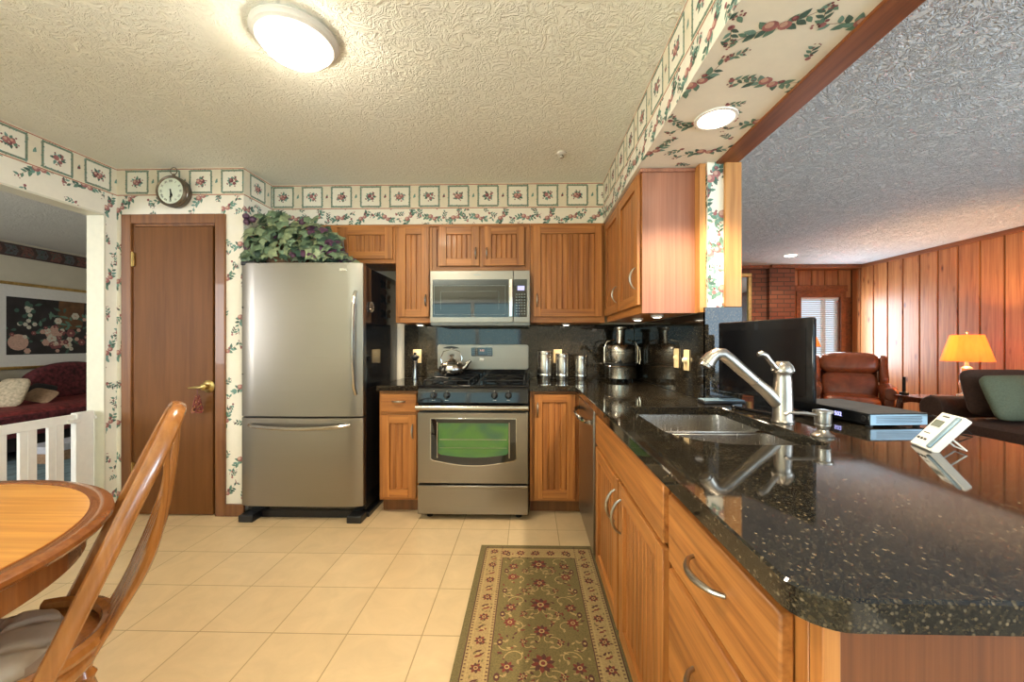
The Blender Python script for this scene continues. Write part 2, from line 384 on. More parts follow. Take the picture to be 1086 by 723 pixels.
# ------------------------------------------------------------------ printed ornament (wallpaper, border, rug)
def clip(poly, r):
    def cut(P, f, g):
        out = []
        for i in range(len(P)):
            a, b = P[i-1], P[i]; fa, fb = f(a), f(b)
            if (fa >= 0) != (fb >= 0): t = fa/(fa-fb); out.append((a[0]+(b[0]-a[0])*t, a[1]+(b[1]-a[1])*t))
            if fb >= 0: out.append(b)
        return out
    for f in (lambda p: p[0]-r[0], lambda p: r[1]-p[0], lambda p: p[1]-r[2], lambda p: r[3]-p[1]):
        if not poly: return []
        poly = cut(poly, f, 0)
    return poly if len(poly) > 2 else []
class Orn:
    def __init__(s, mb, o, U, V, rect, base=0, eps=.00035):
        s.mb = mb; s.o = Vector(o); s.U = Vector(U); s.V = Vector(V); s.N = s.U.cross(s.V); s.r = rect; s.base = base; s.eps = eps; s.k = 0
    def poly(s, pts, m, lay=1):
        pts = clip(list(pts), s.r)
        if not pts: return
        s.k = (s.k+1) % 40
        h = s.eps*(lay+s.k*.012)
        s.mb.add([s.o+s.U*p[0]+s.V*p[1]+s.N*h for p in pts], [tuple(range(len(pts)))], m+s.base)
    def leaf(s, x, y, L, W, a, m, lay=2):
        pr = [(0, 0), (.2, .36), (.45, .5), (.75, .3), (1, 0), (.75, -.3), (.45, -.5), (.2, -.36)]
        s.poly([(x+cos(a)*u*L-sin(a)*w*W, y+sin(a)*u*L+cos(a)*w*W) for u, w in pr], m, lay)
    def disc(s, x, y, r, m, lay=3, n=10, sq=1.0):
        s.poly([(x+r*cos(2*pi*k/n), y+r*sq*sin(2*pi*k/n)) for k in range(n)], m, lay)
    def line(s, x0, y0, x1, y1, w, m, lay=1):
        dx, dy = x1-x0, y1-y0; L = hypot(dx, dy) or 1; nx, ny = -dy/L*w/2, dx/L*w/2
        s.poly([(x0-nx, y0-ny), (x1-nx, y1-ny), (x1+nx, y1+ny), (x0+nx, y0+ny)], m, lay)
PRINT = ['print_red_line', 'leaf_green', 'leaf_teal', 'leaf_dark', 'apple_rose', 'apple_light', 'plum', 'stem_brown', 'frame_green', 'border_paper', 'border_inside', 'paper']
RED, LG, LT, LD, AR, AL, PL, ST, FG, BP, BI, PA = range(12)
def motif_big(o, x, y, rr, s=1, a0=0):
    # a garland: curved stem, leaves along it, fruit near the middle, berry sprays at the ends
    def P(t):
        return x+t*s*cos(a0)-.35*t*abs(t)*4*s*sin(a0), y+t*s*sin(a0)+.35*t*abs(t)*4*s*cos(a0)
    ts = [-.17+.034*k for k in range(11)]
    for a, b in zip(ts, ts[1:]): o.line(*P(a), *P(b), .003*s, ST)
    for k, t in enumerate(ts):
        px, py = P(t); sd = 1 if k % 2 else -1; mid = abs(t) < .07
        o.leaf(px, py, (.062 if mid else .046)*s, (.032 if mid else .022)*s, a0+(0 if t > 0 else pi)+sd*rr.uniform(.5, 1.1), rr.choice((LG, LT, LD, LG)), 2)
        if mid: o.leaf(px, py, .055*s, .028*s, a0+(0 if t > 0 else pi)-sd*rr.uniform(.4, .9), rr.choice((LG, LT, LD)), 2.3)
    for t, dy, r, c1 in ((-.022, .012, .031, AR), (.030, -.006, .026, AR), (.060, .016, .014, PL)):
        px, py = P(t); px -= dy*s*sin(a0); py += dy*s*cos(a0)
        o.disc(px, py, r*s, c1, 3, 12, .88); o.disc(px-r*.25*s, py+r*.2*s, r*.55*s, AL if c1 == AR else AR, 4)
    for t in (-.18, .18):
        px, py = P(t)
        for q in range(6): o.disc(px+rr.uniform(-.022, .022)*s, py+rr.uniform(-.022, .022)*s, .0055*s, rr.choice((PL, AR)), 3, 7)
def motif_small(o, x, y, rr, s=1, a0=0):
    o.line(x, y, x+.07*s*cos(a0), y+.07*s*sin(a0), .0025*s, ST)
    for k in range(5):
        a = a0+(-1)**k*.8; t = .015*k
        o.leaf(x+t*s*cos(a0), y+t*s*sin(a0), .042*s, .019*s, a, rr.choice((LG, LT, LD)))
    o.disc(x-.012*s*cos(a0), y-.012*s*sin(a0), .014*s, AR); o.disc(x-.02*s*cos(a0), y+.012*s, .008*s, PL)
    for k in range(5): o.disc(x+.075*s*cos(a0)+rr.uniform(-.022, .022)*s, y+.075*s*sin(a0)+rr.uniform(-.022, .022)*s, .0045*s, PL)
def wallpaper(mb, o, U, V, rect, base, seed=1, px=.25, py=.25, s=.66):
    rr = random.Random(seed); q = Orn(mb, o, U, V, rect, base)
    x0, x1, y0, y1 = rect
    for j in range(int((y1-y0)/py)+3):
        for i in range(int((x1-x0)/px)+3):
            cx = x0-.1+(i+(.5 if j % 2 else 0))*px; cy = y0-.1+j*py
            motif_big(q, cx, cy, rr, s, rr.uniform(-.4, .5) + (.6 if (i+j) % 2 else 0))
            motif_small(q, cx+px*.5, cy+rr.uniform(-.03, .03), rr, s, rr.uniform(0, 6.28))
            motif_small(q, cx+px*.22, cy+py*.5, rr, s*.85, rr.uniform(0, 6.28))
def border(mb, o, U, V, u0, u1, v0, v1, base, first=None, seed=3, pitch=.228):
    rr = random.Random(seed); q = Orn(mb, o, U, V, (u0, u1, v0, v1), base); H = v1-v0
    q.poly([(u0, v0), (u1, v0), (u1, v1), (u0, v1)], BP, .2)
    for v in (v0+.005, v1-.008): q.line(u0, v, u1, v, .006, RED, 1.5)
    hs = .076; cv = (v0+v1)/2; k = 0
    u = (u0+.1 if first is None else first)
    while u < u1+hs:
        q.poly([(u-hs, cv-hs), (u+hs, cv-hs), (u+hs, cv+hs), (u-hs, cv+hs)], BI, .9)
        for a, b, c, d in ((-1, -1, 1, -1), (-1, 1, 1, 1), (-1, -1, -1, 1), (1, -1, 1, 1)):
            q.line(u+a*hs, cv+b*hs, u+c*hs, cv+d*hs, .0125, FG, 1.6)
            for t in range(11):
                px = u+hs*(a+(c-a)*t/10); py = cv+hs*(b+(d-b)*t/10)
                q.leaf(px, py, .011, .009, rr.uniform(0, 6.28), rr.choice((LG, LT, FG)), 2.4)
        for t in range(11):
            a = t*.6+rr.uniform(-.4, .4); q.leaf(u+.016*cos(a), cv+.014*sin(a), rr.uniform(.018, .032), .016, a+rr.uniform(-.7, .7), rr.choice((LG, LT, LD)), 2)
        if k % 2: pts = ((-.008, .006, .016), (.012, -.014, .012), (.022, .012, .009))
        else: pts = ((-.012, 0, .019), (.014, .004, .015), (.002, -.012, .012))
        for dx, dy, r in pts: q.disc(u+dx, cv+dy, r, rr.choice((AR, PL, AR)), 3); q.disc(u+dx-.3*r, cv+dy+.3*r, r*.45, AL if k % 2 == 0 else AR, 4)
        for t in range(6): a = rr.uniform(0, 6.28); q.disc(u+.042*cos(a), cv+.036*sin(a), .005, rr.choice((PL, AR)), 3)
        q.disc(u+pitch/2, cv, .009, PL if k % 2 else LT, 3); q.leaf(u+pitch/2, cv, .022, .012, 1.4, LG, 2); q.leaf(u+pitch/2, cv, .015, .01, 4, LT, 2)
        u += pitch; k += 1

# ================================================================== THE SETTING
CE = 2.44
MB().box(-2.97, 1.42, -2.6, 3.36, -.1, 0).build('floor', 'floor_tile')['kind'] = 'structure'
struct(MB().box(1.42, 5.3, -2.6, 6.6, -.1, -.002).box(1.055, 1.42, 3.36, 6.6, -.1, -.002).build('floor_living', 'carpet'))
struct(MB().box(-6.35, -2.97, -.6, 6.6, -.1, -.002).build('floor_den', 'den_carpet'))
struct(MB().box(-3.027, .575, -2.6, 3.06, CE, CE+.1).build('ceiling', 'ceiling_paint'))
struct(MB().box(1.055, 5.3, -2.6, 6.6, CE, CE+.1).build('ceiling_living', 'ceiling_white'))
struct(MB().box(-6.35, -3.027, -.6, 6.6, CE, CE+.1).build('ceiling_den', 'ceiling_den'))
WM = ['paper']+PRINT
# pantry wall with the brown door (facing -y)
w = MB(); DX0, DX1, DZ = -2.795, -2.185, 2.05
w.box(-2.907, DX0, 2.715, 2.815, 0, CE).box(DX1, -1.997, 2.715, 2.815, 0, CE).box(DX0, DX1, 2.715, 2.815, DZ, CE)
w.box(-2.097, -1.997, 2.815, 3.36, 0, CE)
BZ0, BZ1 = 2.245, 2.438
for rc, sd in (((-2.907, DX0-.03, 0, BZ0), 11), ((DX1+.03, -1.997, 0, BZ0), 14), ((DX0-.03, DX1+.03, DZ+.03, BZ0), 17)): wallpaper(w, (0, 2.715, 0), (1, 0, 0), (0, 0, 1), rc, 1, sd)
border(w, (0, 2.715, 0), (1, 0, 0), (0, 0, 1), -2.907, -1.997, BZ0, BZ1, 1, -2.76)
wallpaper(w, (-1.997, 0, 0), (0, 1, 0), (0, 0, 1), (2.715, 3.025, 0, BZ0), 1, 12)
border(w, (-1.997, 0, 0), (0, 1, 0), (0, 0, 1), 2.715, 3.025, BZ0, BZ1, 1, 2.86)
struct(w.build('wall_pantry', WM), 'cream floral wallpaper wall around the brown door', 'wall')
# left wall with the opening to the den
w = MB(); LY0, LY1, LZ = 1.25, 2.63, 2.083
w.box(-3.02, -2.907, LY1+.004, 2.815, 0, CE).box(-3.02, -2.907, -2.6, LY0, 0, CE).box(-3.02, -2.907, LY0, LY1+.004, LZ+.004, CE)
wallpaper(w, (-2.907, 0, 0), (0, 1, 0), (0, 0, 1), (LY1+.004, 2.715, 0, BZ0), 1, 21)
wallpaper(w, (-2.907, 0, 0), (0, 1, 0), (0, 0, 1), (LY0, LY1+.004, LZ+.004, BZ0), 1, 22)
border(w, (-2.907, 0, 0), (0, 1, 0), (0, 0, 1), -2.6, 2.715, BZ0, BZ1, 1, 2.595-.228*22)
struct(w.build('wall_left', WM), 'wallpapered wall with the open doorway to the den', 'wall')
j = MB(); j.box(-3.027, -2.9055, LY1, LY1+.012, 0, LZ+.012).box(-3.027, -2.9055, LY0, LY1, LZ, LZ+.012).box(-3.027, -2.9055, LY0-.012, LY0, 0, LZ+.012)
struct(j.build('trim_1', 'jamb_paint'), 'pale painted jamb lining the den doorway', 'trim')
# kitchen back wall and right wall stub
struct(MB().box(-1.997, 1.055, 3.36, 3.46, 0, CE).build('wall_back', 'paper'), 'kitchen wall behind the cabinets', 'wall')
WX, WE = .905, 2.02      # inner face and near end of the right wall
w = MB(); w.box(WX, 1.055, WE, 3.36, 0, 2.126)
wallpaper(w, (0, WE, 0), (1, 0, 0), (0, 0, 1), (WX, .985, 1.39, 2.126), 1, 31, .13, .19, .75)
wallpaper(w, (WX, 0, 0), (0, -1, 0), (0, 0, 1), (-2.10, -WE, 1.38, 2.126), 1, 32, .2, .2, .6)
struct(w.build('wall_right', WM), 'short wallpapered wall end beside the right upper cabinet', 'wall')
struct(MB().box(.985, 1.068, WE-.018, WE, 1.39, 2.118).build('trim_2', 'post_pine', bevel=.003), 'pine board edging the wall end', 'trim')
# soffit above the back cabinets and bulkhead over the peninsula
SF = 2.126; BX = .567
w = MB(); w.box(-1.997, BX, 3.025, 3.36, SF, CE)
wallpaper(w, (0, 3.025, 0), (1, 0, 0), (0, 0, 1), (-1.997, BX, SF, BZ0), 1, 41, .18, .15, .6)
border(w, (0, 3.025, 0), (1, 0, 0), (0, 0, 1), -1.997, BX, BZ0, BZ1, 1, -1.91)
struct(w.build('wall_soffit', WM), 'wallpapered soffit over the back cabinets with a fruit border', 'wall')
w = MB(); w.box(BX, .948, -2.6, 3.36, SF, CE)
wallpaper(w, (BX, 0, 0), (0, -1, 0), (0, 0, 1), (-3.025, 2.6, SF, BZ0), 1, 51, .18, .15, .6)
border(w, (BX, 0, 0), (0, -1, 0), (0, 0, 1), -3.025, 2.6, BZ0, BZ1, 1, -2.90)
wallpaper(w, (0, 0, SF), (1, 0, 0), (0, -1, 0), (BX, .948, -2.06, 1.0), 1, 52, .25, .25, .72)
struct(w.build('wall_bulkhead', WM), 'floral papered bulkhead over the peninsula', 'wall')
struct(MB().box(.948, 1.055, -2.6, 3.36, 2.116, CE).build('trim_3', 'beam_wood', bevel=.004), 'reddish brown beam along the living room side of the bulkhead', 'trim')
# brown door and casing
c = MB(); c.box(DX0-.065, DX0+.004, 2.698, 2.716, 0, DZ+.062).box(DX1-.004, DX1+.065, 2.698, 2.716, 0, DZ+.062).box(DX0+.004, DX1-.004, 2.698, 2.716, DZ-.004, DZ+.062)
c.box(DX0-.002, DX0+.02, 2.716, 2.80, 0, DZ).box(DX1-.02, DX1+.002, 2.716, 2.80, 0, DZ).box(DX0+.02, DX1-.02, 2.716, 2.80, DZ-.02, DZ)
struct(c.build('trim_4', 'casing_brown', bevel=.004), 'brown casing around the flat door', 'trim')
d = struct(MB().box(DX0+.023, DX1-.028, 2.709, 2.745, .008, DZ-.024).build('door_1', 'brown_door', bevel=.002), 'flat brown wooden door with a brass lever', 'door')
k = MB(); KX, KZ = -2.238, .907
Mk = Matrix.Translation((KX, 2.708, KZ)) @ Matrix.Rotation(pi/2, 4, 'X')
k.lathe([(0, .0), (.042, .0), (.044, .006), (.036, .012), (.018, .016), (.014, .03), (.02, .042), (.022, .055), (.012, .062), (0, .063)], n=20, M=Mk)
k.tube([(KX, 2.655, KZ), (KX-.03, 2.652, KZ-.002), (KX-.07, 2.655, KZ-.004), (KX-.105, 2.658, KZ-.008)], [.011, .011, .008, .005], 10)
k.build('door_handle', 'brass', d)
k = MB()
for z in (.28, 1.75): k.box(DX0+.008, DX0+.03, 2.697, 2.712, z, z+.09).tube([(DX0+.02, 2.696, z-.006), (DX0+.02, 2.696, z+.096)], .006, 8)
k.build('hinge', 'brass', d)
struct(MB().box(DX1+.066, -1.985, 2.698, 2.715, 0, .085).build('baseboard_pantry', 'casing_brown', bevel=.003))
# den (room through the doorway)
struct(MB().box(-6.36, -6.26, -.6, 6.6, 0, CE).build('wall_den_far', 'den_wall'))
struct(MB().box(-6.26, -3.02, 6.3, 6.4, 0, CE).box(-3.02, -2.097, 3.36, 3.46, 0, CE).box(-3.12, -3.02, 2.815, 6.3, 0, CE).build('wall_den_back', 'den_wall'))
struct(MB().box(-6.26, -3.02, -.6, -.5, 0, CE).build('wall_den_front', 'den_wall'))
b = MB(); b.box(-6.26, -6.248, -.5, 6.3, 2.262, 2.415)
qq = Orn(b, (-6.248, 0, 0), (0, 1, 0), (0, 0, 1), (-.5, 6.3, 2.262, 2.415)); rr = random.Random(4)
for i in range(44):
    y = -.4+i*.15
    qq.poly([(y, 2.28), (y+.11, 2.28), (y+.14, 2.335), (y+.11, 2.397), (y, 2.397), (y+.03, 2.335)], 1+i % 2, 1)
    for t in range(10): qq.disc(y+.02+rr.random()*.10, 2.29+rr.random()*.1, .009, rr.choice((0, 3)), 2, 6)
struct(b.build('trim_5', ['den_border', 'den_border_rose', 'den_border_grey', 'leaf_dark']), 'dark patterned border high on the den wall', 'trim')
# living room
def boards(o, U, nrm, u0, u1, z0, z1, w=.235, holes=()):
    mb = MB(); u = u0; k = 0; O = Vector(o); U = Vector(U); Nn = Vector(nrm)
    while u < u1-.01:
        e = min(u+w, u1)
        zs = [(z0, z1)]
        for h in holes:
            if u+.02 < h[1] and e-.02 > h[0]: zs = [(z0, h[2]), (h[3], z1)]
        for za, zb in zs:
            if zb-za < .02: continue
            p = [(u+.008, 0), (u+.008, .012), (u+.013, .020), (e-.013, .020), (e-.008, .012), (e-.008, 0)]
            vs = [O+U*a+Nn*b+Vector((0, 0, z)) for z in (za, zb) for a, b in p]
            mb.add(vs, [(0, 1, 7, 6), (1, 2, 8, 7), (2, 3, 9, 8), (3, 4, 10, 9), (4, 5, 11, 10), (5, 4, 3, 2, 1, 0), (6, 7, 8, 9, 10, 11)])
        u = e; k += 1
    return mb
struct(MB().box(5.24, 5.34, .3, 6.6, 0, CE).box(5.24, 5.34, -2.6, -2.2, 0, CE).box(5.24, 5.34, -2.2, .3, 0, .7).box(5.24, 5.34, -2.2, .3, 2.28, CE).build('wall_living_right_core', 'outside_dark'))  # opening near the camera cut for the added side light
struct(boards((5.24, 0, 0), (0, 1, 0), (-1, 0, 0), -2.6, 6.5, 0, CE, .235, [(-2.2, .3, .7, 2.28)]).build('wall_living_right', 'knotty_pine'), 'knotty pine plank wall behind the sofa', 'wall')
W0, W1, WZ0, WZ1 = 4.405, 5.035, .62, 1.955
m = MB(); m.box(1.055, W0, 6.52, 6.62, 0, CE).box(W1, 5.24, 6.52, 6.62, 0, CE).box(W0, W1, 6.52, 6.62, 0, WZ0).box(W0, W1, 6.52, 6.62, WZ1, CE)
struct(m.build('wall_living_back_core', 'beam_wood'))
struct(boards((0, 6.52, 0), (1, 0, 0), (0, -1, 0), 4.16, 5.22, 0, CE, .212, [(W0, W1, WZ0, WZ1)]).build('wall_living_back', 'knotty_pine'), 'pine plank wall around the window', 'wall')
m = MB(); m.box(4.33, W0, 6.475, 6.50, WZ0-.08, WZ1+.09).box(W1, 5.11, 6.475, 6.50, WZ0-.08, WZ1+.09).box(W0, W1, 6.475, 6.50, WZ1, WZ1+.09).box(W0, W1, 6.46, 6.50, WZ0-.08, WZ0).box(4.30, 5.14, 6.468, 6.50, WZ1+.09, WZ1+.19)
fr = struct(m.build('window_1', 'casing_pine' if 'casing_pine' in MT else 'post_pine', bevel=.004), 'living room window with white blinds', 'window')
fr.data.materials[0] = MT['beam_wood']
MB().box(W0, W1, 6.575, 6.58, WZ0, WZ1).build('pane', 'pane_glass', fr)
m = MB(); m.box(W0, W0+.03, 6.56, 6.595, WZ0, WZ1).box(W1-.03, W1, 6.56, 6.595, WZ0, WZ1).box(4.79, 4.85, 6.56, 6.595, WZ0, WZ1).box(W0, W1, 6.56, 6.595, WZ1-.03, WZ1)
m.build('sash', 'white_paint', fr)
m = MB()
for i in range(40):
    z = WZ1-.05-i*.033
    if z > WZ0+.02: m.box(W0+.01, W1-.01, 6.515, 6.54, z, z+.0025, M=Matrix.Translation((0, 6.527, z)) @ Matrix.Rotation(radians(-32), 4, 'X') @ Matrix.Translation((0, -6.527, -z)))
m.box(W0+.01, W1-.01, 6.512, 6.545, WZ1-.035, WZ1-.003)
m.build('blind', 'white_paint', fr)
# brick chimney breast
m = MB(); m.box(2.2, 3.78, 6.36, 6.52, 0, CE-.05).box(3.78, 4.17, 6.28, 6.52, 0, CE-.05)
struct(m.build('wall_fireplace', 'brick'), 'brick chimney breast', 'wall')
struct(MB().box(1.07, 3.80, 6.30, 6.50, CE-.05, CE-.003).box(3.80, 5.2, 6.24, 6.50, CE-.05, CE-.003).build('trim_6', 'beam_wood'), 'wooden cornice over the brick', 'trim')
struct(MB().box(5.175, 5.222, -2.6, 6.24, CE-.05, CE-.003).build('trim_7', 'beam_wood'), 'wooden cornice on the plank wall', 'trim')
struct(MB().box(2.4, 3.70, 6.10, 6.358, 1.40, 1.46).build('trim_8', 'mahogany', bevel=.005), 'dark wooden mantel shelf on the brick', 'trim')
struct(MB().box(.955, 1.055, 3.46, 6.52, 0, CE).build('wall_living_left', 'plain_wall'))
# walls behind the camera, with the windows daylight comes through
m = MB(); m.box(-3.02, -2.2, -2.7, -2.6, 0, CE).box(-.2, 1.8, -2.7, -2.6, 0, CE).box(4.6, 5.3, -2.7, -2.6, 0, CE)
m.box(-2.2, -.2, -2.7, -2.6, 0, .92).box(-2.2, -.2, -2.7, -2.6, 2.08, CE).box(1.8, 4.6, -2.7, -2.6, 0, .7).box(1.8, 4.6, -2.7, -2.6, 2.28, CE)
struct(m.build('wall_front', 'plain_wall'))
m = MB()
for i in range(19):
    z = .95+i*.06; m.box(-2.19, -.21, -2.545, -2.525, z, z+.003)
m.box(-1.25, -1.17, -2.55, -2.52, .92, 2.08).box(-2.24, -.16, -2.56, -2.52, 2.08, 2.14).box(-2.24, -.16, -2.56, -2.5, .86, .92)
struct(m.build('window_2', 'white_paint'), 'kitchen window with blinds', 'window')

# ================================================================== CABINETS AND COUNTERS
OAK = ['oak_upright', 'oak_level', 'oak_panel']
def pull(parent, x, z, L=.10, vert=True, y=-.022, out=.026, mat='nickel', r=.0052):
    m = MB(); pts = []; n = 12
    for k in range(n+1):
        t = k/n; a = (t-.5)*L; o = y-out*(sin(pi*t)**.6 if 0 < t < 1 else 0)
        pts.append((x, o, z+a) if vert else (x+a, o, z))
    m.tube(pts, [r*(.8+.5*sin(pi*k/n)) for k in range(n+1)], 8)
    return m.build('handle', mat, parent)
def panel_door(par, x0, x1, z0, z1, hx=None, hz=None, L=.10, name='door', st=.058, bead=True, out=.026):
    m = MB(); y0, y1 = -.022, -.002
    m.box(x0, x0+st, y0, y1, z0, z1, 0).box(x1-st, x1, y0, y1, z0, z1, 0)
    m.box(x0+st, x1-st, y0, y1, z0, z0+st, 1).box(x0+st, x1-st, y0, y1, z1-st, z1, 1)
    a, b = x0+st, x1-st; n = max(2, round((b-a)/.042)); w = (b-a)/n
    for k in range(n):
        u = a+k*w
        p = [(u, -.004), (u+.004, -.0095), (u+w-.004, -.0095), (u+w, -.004)] if bead else [(u, -.0095), (u+w, -.0095)]
        p += [(u+w, -.002), (u, -.002)]
        m.prism(p, z0+st-.002, z1-st+.002, 'z', 2)
    d = m.build(name, OAK, par, bevel=.0022, seg=1)
    if hx is not None: pull(d, hx, hz, L, True, out=out)
    return d
def drawer_front(par, x0, x1, z0, z1, handle=True, L=.12, out=.028, name='drawer'):
    d = MB().box(x0, x1, -.022, -.002, z0, z1).build(name, 'oak_level' if name != 'false_front' else 'oak_level', par, bevel=.004, seg=2)
    if handle: pull(d, (x0+x1)/2, (z0+z1)/2+.01, L, False, out=out)
    return d
def carcass(par, W, z0, z1, D, rails=()):
    MB().box(0, W, .016, D, z0, z1).build('body', 'oak_upright', par)
    m = MB(); m.box(0, .034, 0, .0155, z0, z1, 0).box(W-.034, W, 0, .0155, z0, z1, 0)
    for a, b in rails: m.box(.034, W-.034, 0, .0155, a, b, 1)
    m.build('face_frame', OAK, par, bevel=.001, seg=1)
UG = None
def upper(label, x0, x1, z0, z1, doors, loc=None, rz=0, D=.325, name='wall_cabinet', mids=()):
    W = x1-x0
    c = thing(name, label, 'cabinet', loc or (x0, 3.027, z0), rz)
    H = z1-z0
    carcass(c, W, 0, H, D, [(0, .045), (H-.04, H)])
    if mids:
        m = MB()
        for a, b in mids: m.box(a, b, 0, .0155, .045, H-.04)
        m.build('face_frame', 'oak_upright', c, bevel=.001, seg=1)
    for d in doors: panel_door(c, *d)
    return c
UT = 2.124
c = upper('two-door oak cabinet above the refrigerator, partly behind the greenery', -1.99, -1.032, 1.826, UT,
      [(.10, .505, .030, .275, .47, .15, .09), (.535, .94, .030, .275, .57, .15, .09)], mids=[(.50, .54)])
MB().box(0, .958, -.012, .012, .278, .297).build('crown_moulding', 'oak_level', c, bevel=.003)
c = upper('tall narrow oak upper cabinet between refrigerator and microwave', -1.030, -.748, 1.366, UT, [(.022, .262, .045, .735, .240, .17, .09)])
MB().box(0, .282, -.012, .012, .738, .757).build('crown_moulding', 'oak_level', c, bevel=.003)
c = upper('small two-door oak cabinet directly above the microwave', -.746, .008, 1.756, UT,
      [(.055, .365, .045, .345, .34, .14, .085), (.40, .71, .045, .345, .425, .14, .085)], mids=[(.36, .405)])
MB().box(0, .754, -.012, .012, .348, .367).build('crown_moulding', 'oak_level', c, bevel=.003)
c = upper('wide single-door oak upper cabinet right of the microwave', .010, .578, 1.366, UT, [(.022, .548, .045, .735, .052, .17, .10)])
MB().box(0, .568, -.012, .012, .738, .757).build('crown_moulding', 'oak_level', c, bevel=.003)
# right wall upper cabinet (faces -x): local x runs towards the camera
EY = 2.085; FXU = .595
c = thing('wall_cabinet', 'oak upper cabinet on the right wall with its plain pinkish end panel showing', 'cabinet', (FXU, 3.022, 1.366), -pi/2)
W = 3.022-EY
carcass(c, W-.006, 0, .758, WX-FXU-.036, [(0, .045), (.72, .758)])
panel_door(c, .03, .46, .045, .735, .43, .16, .105, out=.03); panel_door(c, .475, W-.02, .045, .735, W-.052, .19, .115, out=.03)
MB().box(W-.0055, W, 0, WX-FXU-.036, 0, .758).build('side_panel', 'oak_end', c)
MB().box(0, W+.012, -.012, .012, .738, .757).box(W, W+.012, .012, WX-FXU-.036, .738, .757).build('crown_moulding', 'oak_end', c, bevel=.003)
MB().box(W-.03, W+.055, WX-FXU-.035, WX-FXU-.004, 0, .758).build('filler_strip', 'post_pine', c)

# base cabinets
CF = 2.768
def toe(par, W, a=.075, D=.5, x0=0):
    MB().box(x0, W, a, D, .0, .10).build('toe_kick', 'casing_brown', par)
c = thing('base_cabinet', 'narrow oak base cabinet with one drawer between refrigerator and stove', 'cabinet', (-1.058, CF, 0))
carcass(c, .286, .10, .875, .56, [(.10, .135), (.70, .735), (.845, .875)]); toe(c, .286)
drawer_front(c, .018, .268, .725, .855, L=.095); panel_door(c, .018, .268, .125, .705, .243, .59, .10)
c = thing('base_cabinet', 'oak corner base cabinet right of the stove with one tall beadboard door', 'cabinet', (.006, CF, 0))
carcass(c, .35, .10, .875, .56, [(.10, .135), (.845, .875)]); toe(c, .405)
panel_door(c, .030, .316, .125, .855, .056, .745, .10)
RX = .357; TOP = .876
def run(label, ya, yb, name='base_cabinet'):
    return thing(name, label, 'cabinet', (RX, ya, 0), -pi/2), ya-yb
# sink base
c, W = run('oak sink base cabinet with a false drawer front and two beadboard doors', 2.015, .982)
carcass(c, W, .10, .67, .50, [(.10, .135)])
m = MB(); m.box(0, .034, 0, .0155, .70, .875, 0).box(W-.034, W, 0, .0155, .70, .875, 0).box(.034, W-.034, 0, .0155, .845, .875, 1).box(.034, W-.034, 0, .0155, .69, .72, 1); m.build('face_frame', OAK, c)
toe(c, W, D=.49)
drawer_front(c, .022, W-.014, .705, .852, handle=False, name='false_front')
panel_door(c, .022, .505, .115, .690, .470, .575, .125, out=.034); panel_door(c, .535, W-.014, .115, .690, .570, .575, .125, out=.034)
# drawer base
c, W = run('oak drawer base at the near end of the peninsula with large arched pulls', .978, .512)
carcass(c, W, .10, .875, .50, [(.10, .135), (.40, .43), (.66, .69), (.845, .875)]); toe(c, W, D=.49)
for a, b in ((.685, .845), (.405, .668), (.125, .388)):
    drawer_front(c, .022, W-.022, a, b, L=.13, out=.034)
# near end panel of the peninsula (faces -y)
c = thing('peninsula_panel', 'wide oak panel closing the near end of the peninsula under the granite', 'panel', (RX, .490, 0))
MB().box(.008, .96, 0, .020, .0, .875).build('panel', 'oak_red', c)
MB().box(0, .022, -.003, .0205, 0, .875).build('corner_stile', 'oak_upright', c, bevel=.002)
MB().box(.60, .63, .0205, 1.4, .0, .875).build('back_panel', 'oak_upright', c)

# granite
def arc(cx, cy, r, a0, a1, n=8): return [(cx+r*cos(a0+(a1-a0)*k/n), cy+r*sin(a0+(a1-a0)*k/n)) for k in range(n+1)]
CX = .318; CY = 2.722; CN = .458; CR = 1.425; BY = 3.335
SX0, SX1, SY0, SY1 = .452, .880, 1.155, 1.845
hole = arc(SX0+.03, SY1-.03, .03, pi, pi/2, 5)[::-1]
hole = ([(SX0, SY0+.20)] + [(SX0+.20*(1-cos(a)), SY0+.20*(1-sin(a))) for a in (radians(q) for q in range(10, 91, 10))] +
        arc(SX1-.03, SY0+.03, .03, -pi/2, 0, 5) + arc(SX1-.03, SY1-.03, .03, 0, pi/2, 5) + arc(SX0+.03, SY1-.03, .03, pi/2, pi, 5))
out = [(.004, CY), (CX, CY)] + arc(CX+.055, CN+.055, .055, pi, 1.5*pi, 8) + [(CR, CN), (CR, WE-.004), (WX-.022, WE-.004), (WX-.022, BY), (.004, BY)]
ct = MB().slab(out, [hole[::-1]], TOP, .914, .0035)
tag(ct.build('countertop', 'granite'), 'dark speckled granite countertop of the peninsula holding the sink', 'countertop')
ct = MB().slab([(-1.062, CY), (-.766, CY), (-.766, BY), (-1.062, BY)], [], TOP, .914, .0035)
tag(ct.build('countertop', 'granite'), 'short piece of dark granite countertop between refrigerator and stove', 'countertop')
t = MB().box(-1.062, .88, BY+.002, 3.358, .914, 1.364).build('backsplash', 'granite'); tag(t, 'dark granite backsplash behind the stove and canisters', 'backsplash')
t = MB().box(WX-.021, WX-.001, WE-.02, BY, .9145, 1.364).box(WX-.021, 1.066, WE-.022, WE-.002, .9145, 1.388).build('backsplash', 'granite'); tag(t, 'granite backsplash on the right wall wrapping its end', 'backsplash')

